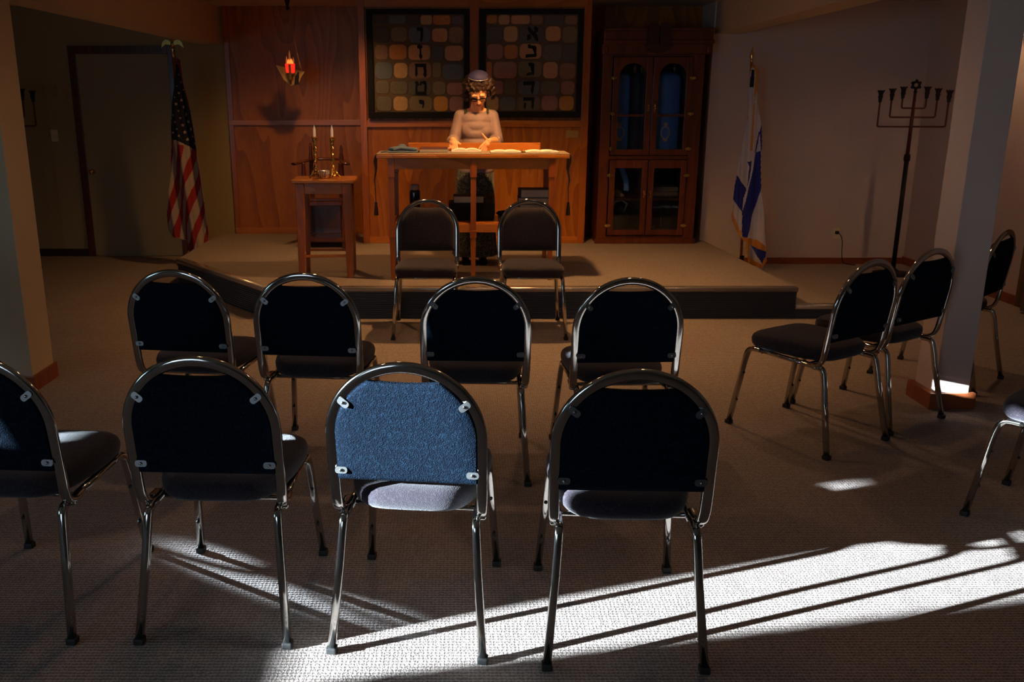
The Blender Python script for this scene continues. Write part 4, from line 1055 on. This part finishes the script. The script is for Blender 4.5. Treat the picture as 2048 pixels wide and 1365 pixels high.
# ------------------------------------------------------------------ flags
def inpoly(x, y, P_):
    c = False; n = len(P_); j = n - 1
    for i in range(n):
        xi, yi = P_[i]; xj, yj = P_[j]
        if (yi > y) != (yj > y) and x < (xj - xi) * (y - yi) / (yj - yi) + xi: c = not c
        j = i
    return c
def cloth(name, parent, outline, cls, fold, step, thick=0.004, only=None):
    xs = [p[0] for p in outline]; zs = [p[1] for p in outline]
    x0, x1, z0, z1 = min(xs), max(xs), min(zs), max(zs)
    mb = MB(); V = {}
    def v(i, j):
        if (i, j) not in V:
            x, z = x0 + i * step, z0 + j * step
            V[(i, j)] = mb.bm.verts.new((x, fold(x, z), z))
        return V[(i, j)]
    ni, nj = int((x1 - x0) / step) + 1, int((z1 - z0) / step) + 1
    for i in range(ni):
        for j in range(nj):
            x, z = x0 + (i + .5) * step, z0 + (j + .5) * step
            if not inpoly(x, z, outline): continue
            m = cls(x, z)
            if m is None or (only and m not in only): continue
            f = mb.bm.faces.new((v(i, j), v(i + 1, j), v(i + 1, j + 1), v(i, j + 1))); f.material_index = mb.mi(m); f.smooth = True
    o = mb.build(name, parent); s_ = o.modifiers.new('t', 'SOLIDIFY'); s_.thickness = thick
    return o
# traced at 8.25 m (metres, x / height)
def wx(px, py, D=8.22):
    t = math.tan(R(15) + math.atan((py - 682) / 1800)); z = 1.53 - D * t
    zc = D * math.cos(R(15)) + (1.53 - z) * math.sin(R(15))
    return ((px - 920) / 1800 * zc, z)
def tr(P_, ox, oy, s, D): return [wx(ox + a / s, oy + c / s, D) for a, c in P_]
fi_ = thing('flag_of_israel', 'blue and white flag with gold fringe on a pole by the white wall', 'flag', (2.60, 8.22, 0))
def T8(P_): return [(x - 2.60, z) for x, z in tr(P_, 1440, 290, 5.458, 8.22)]
def T7(P_): return [(x - 2.60, z) for x, z in tr(P_, 1440, 90, 6.5, 8.22)]
out = T7([(400, 240), (470, 290), (482, 340), (455, 700), (500, 900), (526, 1040), (530, 1300)]) + T8([(440, 200), (434, 480), (440, 600), (478, 1120), (475, 1200), (500, 1250), (430, 1330), (300, 1290), (240, 1050), (205, 990), (105, 770), (112, 700), (140, 560), (175, 320), (215, 80)]) + T7([(270, 1330), (330, 980), (350, 600), (375, 320)])
stripe_a = T8([(180, 320), (262, 470), (240, 560), (225, 720), (130, 580)])
stripe_b = T7([(518, 1030), (535, 1100), (535, 1365), (440, 1400), (500, 1100)]) + T8([(436, 60), (434, 480), (385, 640), (320, 840), (272, 1010), (218, 985), (225, 720), (262, 560), (340, 250), (400, 20)])
fr_a = T8([(100, 720), (120, 715), (222, 960), (205, 1000), (95, 775)])
fr_b = T8([(205, 985), (290, 1005), (400, 1035), (475, 1095), (478, 1148), (400, 1125), (290, 1065), (210, 1030)])
fr_c = T8([(258, 1050), (300, 1060), (290, 1190), (350, 1250), (425, 1290), (462, 1215), (505, 1235), (500, 1270), (425, 1340), (330, 1310), (250, 1200)])
fr_d = T7([(365, 215), (440, 250), (482, 320), (470, 560), (430, 690), (395, 1365), (360, 1365), (402, 900), (420, 690), (440, 400), (430, 300), (370, 290)])
lowblue = T8([(330, 1090), (476, 1145), (478, 1200), (430, 1280)])
star_p = T8([(268, 172), (290, 178), (320, 165), (318, 210), (300, 350), (268, 450), (285, 300), (295, 230)])
topblk = T7([(382, 318), (428, 320), (418, 545), (362, 545)])
def cls_i(x, z):
    for P_, m in ((fr_a, 'gold_fringe'), (fr_b, 'gold_fringe'), (fr_c, 'gold_fringe'), (fr_d, 'gold_fringe'), (topblk, 'navy'), (star_p, 'blue_cloth'), (stripe_a, 'blue_cloth'), (stripe_b, 'blue_cloth'), (lowblue, 'blue_cloth')):
        if inpoly(x, z, P_): return m
    return 'white_cloth'
fold_i = lambda x, z: -0.045 - 0.030 * math.cos((x + 0.02 + 0.03 * (z - 1)) * 38) * min(1, max(0.15, (2.0 - z))) + 0.008 * math.sin(x * 110 + z * 3)
cloth('cloth', fi_, out, cls_i, fold_i, 0.0042)
b = MB(); b.sweep([(-0.005, 0, 0.03), (-0.055, 0.0, 1.86)], 0.012, 0.012, (0, 1, 0), 'oak_leg'); b.build('pole', fi_)
b = MB(); b.lathe([(0.012, 0), (0.016, 0.01), (0.010, 0.02), (0.020, 0.045), (0.012, 0.085), (0.002, 0.13)], 'brass', Matrix.Translation((-0.055, 0, 1.85)), 8); b.build('finial', fi_)
b = MB(); b.lathe([(0.115, 0), (0.115, 0.02), (0.05, 0.035), (0.022, 0.05), (0.020, 0.13), (0.024, 0.14), (0.013, 0.145)], 'iron', None, 24); b.build('base', fi_)

fu = thing('american_flag', 'hanging stars and stripes flag with a brass eagle on its pole', 'flag', (-2.60, 8.55, 0))
def T1(P_): return [(x + 2.60, z) for x, z in tr(P_, 320, 60, 5.683, 8.50)]
def T2(P_): return [(x + 2.60, z) for x, z in tr(P_, 320, 280, 5.683, 8.50)]
out = T1([(188, 310), (228, 340), (275, 640), (330, 830), (385, 1130), (418, 1350)]) + T2([(430, 180), (475, 420), (515, 760), (545, 1050), (535, 1190), (400, 1250), (340, 1300), (300, 1150), (150, 1090), (85, 1000), (90, 800), (115, 480), (118, 100)]) + T1([(122, 1340), (135, 1000), (150, 760), (175, 480), (180, 380)])
cb = T1([(120, 1250), (200, 1250), (300, 1310), (425, 1375), (430, 1390)])
canton_line = [T1([(p)])[0] for p in ((100, 1240), (200, 1250), (300, 1310), (425, 1375))]
def canton_z(x):
    c = canton_line
    if x <= c[0][0]: return c[0][1]
    for (a, za), (d, zd) in zip(c[:-1], c[1:]):
        if x <= d: return za + (zd - za) * (x - a) / (d - a)
    return c[-1][1]
reds = [T2([(365, 95), (425, 110), (425, 190), (300, 480), (265, 700), (262, 480), (290, 300)]),
        T2([(455, 330), (475, 480), (400, 680), (330, 900), (290, 1000), (290, 800), (330, 640)]),
        T2([(497, 650), (515, 790), (465, 960), (400, 1220), (330, 1290), (320, 1200), (400, 960)]),
        T2([(532, 950), (545, 1060), (530, 1200), (478, 1215), (500, 1090)]),
        T2([(210, 40), (270, 60), (240, 350), (215, 560), (160, 740), (130, 880), (90, 980), (90, 840), (130, 600), (175, 380), (200, 200)]),
        T2([(265, 420), (300, 480), (262, 700), (225, 1110), (150, 1090), (165, 1000), (215, 820), (240, 600)]),
        T2([(118, 0), (160, 0), (130, 220), (112, 420)]), T2([(285, 850), (310, 900), (300, 1150), (275, 1130)]),
        T1([(185, 300), (215, 300), (250, 470), (345, 880), (340, 900), (230, 480), (205, 380), (185, 385)])]
STARS = [(212, 505, .8), (240, 590, 1), (190, 635, .7), (267, 678, .7), (212, 715, .8), (165, 762, .6), (238, 795, 1.1), (182, 838, .9), (265, 873, 1.3), (207, 918, .8), (157, 965, .8), (297, 957, 1.3), (231, 1000, 1), (180, 1042, .9), (321, 1042, 1.2), (254, 1080, 1.1), (200, 1122, .7), (153, 1163, .9), (352, 1123, 1.1), (278, 1160, 1.3), (220, 1200, .8), (376, 1208, 1), (305, 1243, 1.2), (397, 1288, .9)]
SP = []
for (a, c, k) in STARS:
    (xc, zc_), = T1([(a, c)]); ro = 0.0155 * k
    SP.append((xc, zc_, ro, [(xc + (ro if j % 2 == 0 else ro * 0.45) * math.sin(PI * j / 5) * 0.85, zc_ + (ro if j % 2 == 0 else ro * 0.45) * math.cos(PI * j / 5)) for j in range(10)]))
def cls_u(x, z):
    if inpoly(x, z, reds[8]): return 'red_cloth'
    if z > canton_z(x):
        for xc, zc_, ro, P_ in SP:
            if abs(x - xc) < ro and abs(z - zc_) < ro and inpoly(x, z, P_): return 'white_cloth_warm'
        return 'navy'
    for P_ in reds[:8]:
        if inpoly(x, z, P_): return 'red_cloth'
    return 'white_cloth_warm'
fold_u = lambda x, z: -0.05 - 0.035 * math.cos((x - 0.02 - 0.10 * (1 - z)) * 34) * min(1, max(0.1, (2.0 - z) * 0.8)) + 0.006 * math.sin(x * 120 + z * 8)
cloth('cloth', fu, out, cls_u, fold_u, 0.0045)
b = MB(); b.sweep([(0, 0, 0.03), (0, 0.0, 1.95)], 0.012, 0.012, (0, 1, 0), 'oak_leg'); b.build('pole', fu)
b = MB(); b.lathe([(0.115, 0), (0.115, 0.02), (0.05, 0.035), (0.022, 0.05), (0.020, 0.13), (0.013, 0.145)], 'brass_dull', None, 24); b.build('base', fu)
b = MB(); b.lathe([(0.012, 1.90), (0.016, 1.93), (0.008, 1.96), (0.016, 1.975), (0.010, 1.99)], 'brass', None, 12)
b.ball((0, 0, 2.02), (0.016, 0.016, 0.028), 'brass'); b.ball((0.004, -0.012, 2.052), (0.010, 0.014, 0.010), 'brass')
for s_ in (-1, 1):
    b.prism([(s_ * 0.008, 2.030), (s_ * 0.030, 2.052), (s_ * 0.062, 2.058), (s_ * 0.088, 2.035), (s_ * 0.100, 1.985), (s_ * 0.078, 2.005), (s_ * 0.058, 2.018), (s_ * 0.030, 2.012), (s_ * 0.008, 2.008)], 0.010, 'brass', Matrix.Translation((0, -0.005, 0)))
bmesh.ops.triangulate(b.bm, faces=[f for f in b.bm.faces if len(f.verts) > 4])
b.build('eagle', fu)

# ------------------------------------------------------------------ person
def remeshed(mb, name, voxel, smooth_it=3, parent=None, cut=None):
    o = mb.build(name)
    r = o.modifiers.new('r', 'REMESH'); r.mode = 'VOXEL'; r.voxel_size = voxel; r.use_smooth_shade = True
    if smooth_it:
        s_ = o.modifiers.new('s', 'SMOOTH'); s_.iterations = smooth_it; s_.factor = 0.5
    dg = bpy.context.evaluated_depsgraph_get()
    me = bpy.data.meshes.new_from_object(o.evaluated_get(dg))
    mats = list(o.data.materials)
    o.modifiers.clear(); old = o.data; o.data = me; bpy.data.meshes.remove(old)
    me.name = name
    me.materials.clear()
    for m in mats[:1]: me.materials.append(m)
    if cut:
        bm = bmesh.new(); bm.from_mesh(me)
        bmesh.ops.delete(bm, geom=[v for v in bm.verts if cut(v.co)], context='VERTS'); bm.to_mesh(me); bm.free()
    for p in me.polygons: p.use_smooth = True; p.material_index = 0
    if parent: o.parent = parent
    return o
PX, PY = 0.128, 7.36          # where the person stands
def q(x, y, z): return Vector((x - PX, y - PY, z - PZ))
SHL, SHR = q(0.003, 7.37, 1.405), q(0.255, 7.37, 1.405)
ELL, ELR = q(-0.052, 7.33, 1.205), q(0.300, 7.32, 1.215)
WRL, WRR = q(-0.058, 7.125, 1.235), q(0.225, 7.13, 1.222)
def finger(mb, base, d, curl_axis, lens, rads, curl):
    p = Vector(base); dd = Vector(d).normalized(); r_i = rads[0]
    for k, L_ in enumerate(lens):
        dd = Matrix.Rotation(R(curl[k]), 3, curl_axis) @ dd
        n = p + dd * L_; r2 = rads[k + 1]
        mb.capsule(p, r_i, n, r2, 'skin', seg=10); p = n; r_i = r2
    return p
def hand(mb, wrist, d, palm_n, curls, thumb_dir, thumb_side):
    # d: direction of the fingers, palm_n: where the palm faces
    d = Vector(d).normalized(); n = Vector(palm_n).normalized(); n = (n - d * n.dot(d)).normalized(); s = d.cross(n).normalized() * thumb_side
    w = Vector(wrist)
    kn = []
    for k in range(4):
        off = (1.5 - k) * 0.0175
        kb = w + d * (0.078 - 0.004 * abs(k - 1)) + s * off
        kn.append(kb); mb.capsule(w + d * 0.012 + s * off * 0.65, 0.0125, kb, 0.0098, 'skin', seg=10)
    mb.ball(w + d * 0.04, (0.026, 0.026, 0.026), 'skin')
    ax = n.cross(d).normalized()
    ax = -ax
    for k in range(4):
        L_ = [0.036, 0.024, 0.018] if k != 3 else [0.029, 0.018, 0.015]
        if k == 1: L_ = [0.040, 0.027, 0.019]
        sp = (1.5 - k) * 0.10
        finger(mb, kn[k], d + s * sp, -ax, L_, [0.0092, 0.0082, 0.0074, 0.0066], curls[k])
    tb_ = w + d * 0.020 + s * 0.020
    td = Vector(thumb_dir).normalized()
    mb.capsule(w + d * 0.012 + s * 0.008, 0.015, tb_ + td * 0.028, 0.0115, 'skin', seg=10)
    finger(mb, tb_ + td * 0.022, td, -ax, [0.024, 0.018], [0.0105, 0.009, 0.0075], [8, 18])
# body, built in one piece
pm = MB()
HC = q(0.146, 7.275, 1.600)                  # centre of the skull
HR = Euler((R(43), R(-3), R(-6))).to_matrix()   # chin towards the chest, looking down at the book
def h(x, y, z): return HC + HR @ Vector((x, y, z))
pm.ball(h(0, 0.012, 0.030), (0.074, 0.092, 0.082), 'skin', sub=3, rot=HR)
pm.ball(h(0, -0.030, -0.010), (0.062, 0.058, 0.078), 'skin', sub=3, rot=HR)
pm.ball(h(0, -0.040, -0.062), (0.047, 0.042, 0.040), 'skin', sub=3, rot=HR)
pm.ball(h(0, -0.062, -0.090), (0.022, 0.018, 0.016), 'skin', sub=2, rot=HR)
for s_ in (-1, 1):
    pm.ball(h(s_ * 0.036, -0.062, -0.030), (0.022, 0.018, 0.026), 'skin', sub=2, rot=HR)
    pm.ball(h(s_ * 0.030, -0.078, 0.022), (0.026, 0.012, 0.010), 'skin', sub=2, rot=HR)
    pm.ball(h(s_ * 0.030, -0.076, 0.000), (0.014, 0.012, 0.010), 'skin', sub=2, rot=HR)
    pm.ball(h(s_ * 0.072, 0.005, -0.008), (0.010, 0.018, 0.028), 'skin', sub=2, rot=HR)
    pm.ball(h(s_ * 0.011, -0.098, -0.034), (0.009, 0.010, 0.007), 'skin', sub=2, rot=HR)
pm.capsule(h(0, -0.084, 0.012), 0.008, h(0, -0.106, -0.030), 0.011, 'skin')
pm.ball(h(0, -0.090, -0.058), (0.022, 0.010, 0.006), 'skin', sub=2, rot=HR); pm.ball(h(0, -0.087, -0.068), (0.019, 0.010, 0.007), 'skin', sub=2, rot=HR)
pm.capsule(h(0, 0.030, -0.040), 0.052, q(0.132, 7.375, 1.425), 0.056, 'skin')
pm.capsule(q(0.132, 7.37, 1.43), 0.055, q(0.02, 7.37, 1.415), 0.040, 'skin'); pm.capsule(q(0.132, 7.37, 1.43), 0.055, q(0.245, 7.37, 1.415), 0.040, 'skin')
pm.ball(q(0.130, 7.375, 1.36), (0.12, 0.062, 0.080), 'skin', sub=3)
pm.capsule(q(0.130, 7.38, 1.34), 0.075, q(0.125, 7.39, 1.02), 0.085, 'skin')
for S_, E_, W_ in ((SHL, ELL, WRL), (SHR, ELR, WRR)):
    pm.capsule(S_, 0.040, E_, 0.032, 'skin'); pm.capsule(E_, 0.033, E_.lerp(W_, 0.4), 0.035, 'skin'); pm.capsule(E_.lerp(W_, 0.4), 0.035, W_, 0.0215, 'skin')
for s_ in (-1, 1):
    pm.capsule(q(0.125 + s_ * 0.07, 7.39, 1.02), 0.072, q(0.120 + s_ * 0.062, 7.41, 0.62), 0.048, 'skin'); pm.capsule(q(0.120 + s_ * 0.062, 7.41, 0.62), 0.046, q(0.118 + s_ * 0.062, 7.44, 0.30), 0.030, 'skin')
    pm.capsule(q(0.118 + s_ * 0.062, 7.44, 0.275), 0.028, q(0.118 + s_ * 0.075, 7.36, 0.255), 0.022, 'skin')
hand(pm, WRL, (0.10, -0.55, -0.62), (0.35, 0.25, -1), [(12, 24, 18), (18, 28, 18), (26, 34, 22), (34, 38, 24)], (0.62, -0.55, -0.42), 1)
hand(pm, WRR, (-0.42, -0.55, -0.48), (-0.85, 0.30, -0.25), [(2, 8, 6), (3, 9, 6), (6, 12, 8), (10, 14, 10)], (-0.42, -0.18, 0.62), -1)
person = remeshed(pm, 'person', 0.0042, 3)
person.location = (PX, PY, PZ)
tag(person, 'person in rose blouse, long speckled skirt, glasses and blue skullcap reading at the table', 'person')
# blouse
bm_ = MB()
for (z, rx, ry, cx) in ((0.99, 0.150, 0.110, 0.125), (1.05, 0.145, 0.105, 0.125), (1.12, 0.136, 0.100, 0.127), (1.20, 0.136, 0.100, 0.128), (1.27, 0.142, 0.106, 0.129), (1.33, 0.148, 0.108, 0.130), (1.38, 0.150, 0.098, 0.130)):
    bm_.ball(q(cx, 7.375, z), (rx, ry, 0.075), 'blouse', sub=3)
for s_ in (-1, 1): bm_.ball(q(0.130 + s_ * 0.062, 7.302, 1.300), (0.055, 0.026, 0.055), 'blouse', sub=3)
bm_.capsule(q(0.132, 7.372, 1.412), 0.062, SHL, 0.052, 'blouse'); bm_.capsule(q(0.132, 7.372, 1.412), 0.062, SHR, 0.052, 'blouse')
for S_, E_, W_ in ((SHL, ELL, WRL), (SHR, ELR, WRR)):
    bm_.capsule(S_, 0.052, E_, 0.046, 'blouse'); bm_.capsule(E_, 0.046, E_.lerp(W_, 0.22), 0.046, 'blouse')
    d = (S_ - E_).normalized()
    for k in range(3): 
        c = E_.lerp(S_, 0.06 + 0.16 * k); bm_.ball(c, (0.049, 0.050, 0.012), 'blouse', sub=2, rot=d.to_track_quat('Z', 'Y').to_matrix() @ Euler((0.25 * math.sin(k * 2), 0.3 * math.cos(k * 3), 0)).to_matrix())
neck = lambda co: (co.z > (1.436 - PZ) + 0.9 * abs(co.x - 0.004) ** 1.6 and abs(co.x - 0.004) < 0.112)
blouse = remeshed(bm_, 'blouse', 0.006, 4, person, cut=neck)
M['strap'] = plain('dark_green_strap', (0.02, 0.035, 0.02), 0.7)
for xx in (0.045, 0.218):
    mb = MB(); mb.sweep(chaikin([q(xx + 0.004 * (1 if xx > 0.1 else -1), 7.30, 1.43), q(xx, 7.325, 1.468), q(xx, 7.365, 1.484), q(xx, 7.41, 1.462)], 2), 0.008, 0.003, (0, 0.3, 1), 'strap', seg=8)
    mb.build('camisole_strap', person)
for E_, W_ in ((ELL, WRL), (ELR, WRR)):
    c = E_.lerp(W_, 0.30); d = (W_ - E_).normalized(); T = Matrix.Translation(c) @ d.to_track_quat('Z', 'Y').to_matrix().to_4x4()
    mb = MB(); mb.lathe([(0.040, -0.020), (0.0495, -0.016), (0.0515, 0.0), (0.0500, 0.014), (0.040, 0.016)], 'blouse', T, 22, twist=lambda a, z: 1 + 0.03 * math.sin(3 * a + z * 90)); mb.build('rolled_cuff', person)
# skirt
sk = MB(); seg = 64; rings = []
for i, (z, rx, ry) in enumerate(((1.10, 0.128, 0.098), (1.04, 0.140, 0.112), (0.96, 0.152, 0.120), (0.80, 0.158, 0.126), (0.60, 0.163, 0.132), (0.45, 0.168, 0.138), (0.34, 0.176, 0.146), (0.292, 0.180, 0.150))):
    t_ = i / 7
    ring = []
    for k in range(seg):
        a = 2 * PI * k / seg; f = 1 + 0.055 * t_ * math.sin(a * 9 + 0.6 * t_) + 0.03 * t_ * math.sin(a * 5 + 1)
        ring.append(sk.bm.verts.new(q(0.120 + rx * f * math.cos(a), 7.39 + ry * f * math.sin(a), z)))
    rings.append(ring)
for i in range(len(rings) - 1):
    for k in range(seg): sk.bm.faces.new((rings[i][k], rings[i][(k + 1) % seg], rings[i + 1][(k + 1) % seg], rings[i + 1][k])).smooth = True
sk.mi('skirt'); o = sk.build('skirt', person); s_ = o.modifiers.new('t', 'SOLIDIFY'); s_.thickness = 0.005
# shoes
for s_ in (-1, 1):
    mb = MB(); cx = 0.118 + s_ * 0.07
    mb.ball(q(cx, 7.44, 0.262), (0.034, 0.040, 0.034), 'black', sub=2); mb.capsule(q(cx, 7.42, 0.256), 0.029, q(cx + s_ * 0.012, 7.285, 0.250), 0.026, 'black')
    mb.box(cx - 0.03 - PX, cx + 0.03 - PX, 7.25 - PY, 7.48 - PY, 0.0, 0.012, 'black', bevel=0.005)
    for v in mb.bm.verts: v.co.z = max(v.co.z, 0.0)
    mb.build('shoe', person)
# hair: many small curls over the skull, down to the jaw
hr = MB(); random.seed(11)
hr.ball(h(0, 0.034, 0.040), (0.098, 0.095, 0.088), 'hair', sub=3, rot=HR)
n = 0
while n < 430:
    a = random.uniform(0, 2 * PI); zz = random.uniform(-0.080, 0.106)
    rad = math.sqrt(max(0.05, 1 - (max(zz, 0) / 0.125) ** 2)) 
    x = math.sin(a) * 0.115 * rad * (1.0 if zz > -0.03 else 0.97); y = math.cos(a) * 0.106 * rad + 0.026
    if y < -0.030 and zz < 0.055 : continue           # the face stays free
    if y < -0.005 and abs(x) < 0.076 and zz < 0.050: continue
    if zz < -0.02 and y < 0.0: 
        if abs(x) < 0.078: continue
    j = lambda s: random.uniform(-s, s)
    p = h(x + j(0.008), y + j(0.008), zz + j(0.006))
    r = random.uniform(0.011, 0.019)
    hr.ball(p, (r, r * random.uniform(0.7, 1), r * random.uniform(1.1, 1.7)), 'hair', sub=1, rot=Euler((j(1.2), j(1.2), j(3))).to_matrix())
    n += 1
for k in range(34):     # fringe on the forehead
    x = -0.062 + 0.124 * (k % 17) / 16; zz = 0.062 + 0.016 * (k // 17) - 0.010 * abs(x) / 0.06
    hr.ball(h(x, -0.066 + abs(x) * 0.35, zz + random.uniform(-0.006, 0.006)), (0.008, 0.012, 0.015), 'hair', sub=1, rot=Euler((0.4, random.uniform(-0.8, 0.8), 0)).to_matrix())
hair = remeshed(hr, 'hair', 0.0042, 1, person)
# skullcap
mb = MB()
T = Matrix.Translation(h(0.006, 0.044, 0.096)) @ HR.to_4x4() @ Matrix.Rotation(R(-22), 4, 'X') @ Matrix.Scale(1.06, 4) @ Matrix.Rotation(R(6), 4, 'Y')
mb.lathe([(0.076, -0.002), (0.074, 0.010), (0.064, 0.026), (0.046, 0.038), (0.022, 0.045), (0.001, 0.047)], 'kippah', T, 28); kp = mb.build('skullcap', person)
mb = MB(); mb.sweep([(0.0765 * math.cos(2 * PI * k / 40), 0.0765 * math.sin(2 * PI * k / 40), 0.001) for k in range(40)], 0.003, 0.004, (0, 0, 1), 'silver', seg=6, closed=True, mat=T); mb.build('silver_edging', kp)
# glasses
mb = MB()
for s_ in (-1, 1):
    mb.sweep([h(s_ * 0.034 + 0.025 * math.cos(2 * PI * k / 20), -0.098 + 0.006 * abs(math.cos(2 * PI * k / 20)) * (1 if s_ * math.cos(2 * PI * k / 20) > 0 else -0.3), -0.002 + 0.017 * math.sin(2 * PI * k / 20)) for k in range(20)], 0.0022, 0.0028, tuple(HR @ Vector((0, 1, 0))), 'black', seg=6, closed=True)
    mb.sweep([h(s_ * 0.059, -0.093, 0.004), h(s_ * 0.074, -0.050, 0.003), h(s_ * 0.078, 0.0, 0.0)], 0.002, 0.003, tuple(HR @ Vector((0, 0, 1))), 'black', seg=6)
mb.sweep([h(-0.010, -0.100, 0.002), h(0.010, -0.100, 0.002)], 0.0022, 0.0022, tuple(HR @ Vector((0, 1, 0))), 'black', seg=6)
gl = mb.build('glasses', person)
mb = MB()
for s_ in (-1, 1): mb.ball(h(s_ * 0.034, -0.097, -0.002), (0.0235, 0.001, 0.0155), 'lens', sub=2, rot=HR)
mb.build('lens', gl)
mb = MB(); mb.ball(h(0, -0.0935, -0.060), (0.020, 0.008, 0.005), 'lip', sub=2, rot=HR); mb.ball(h(0, -0.0925, -0.067), (0.016, 0.008, 0.005), 'lip', sub=2, rot=HR); mb.build('lips', person)
mb = MB()
for s_ in (-1, 1): mb.ball(h(s_ * 0.078, -0.006, -0.042), 0.006, 'silver', sub=2)
mb.build('earrings', person)
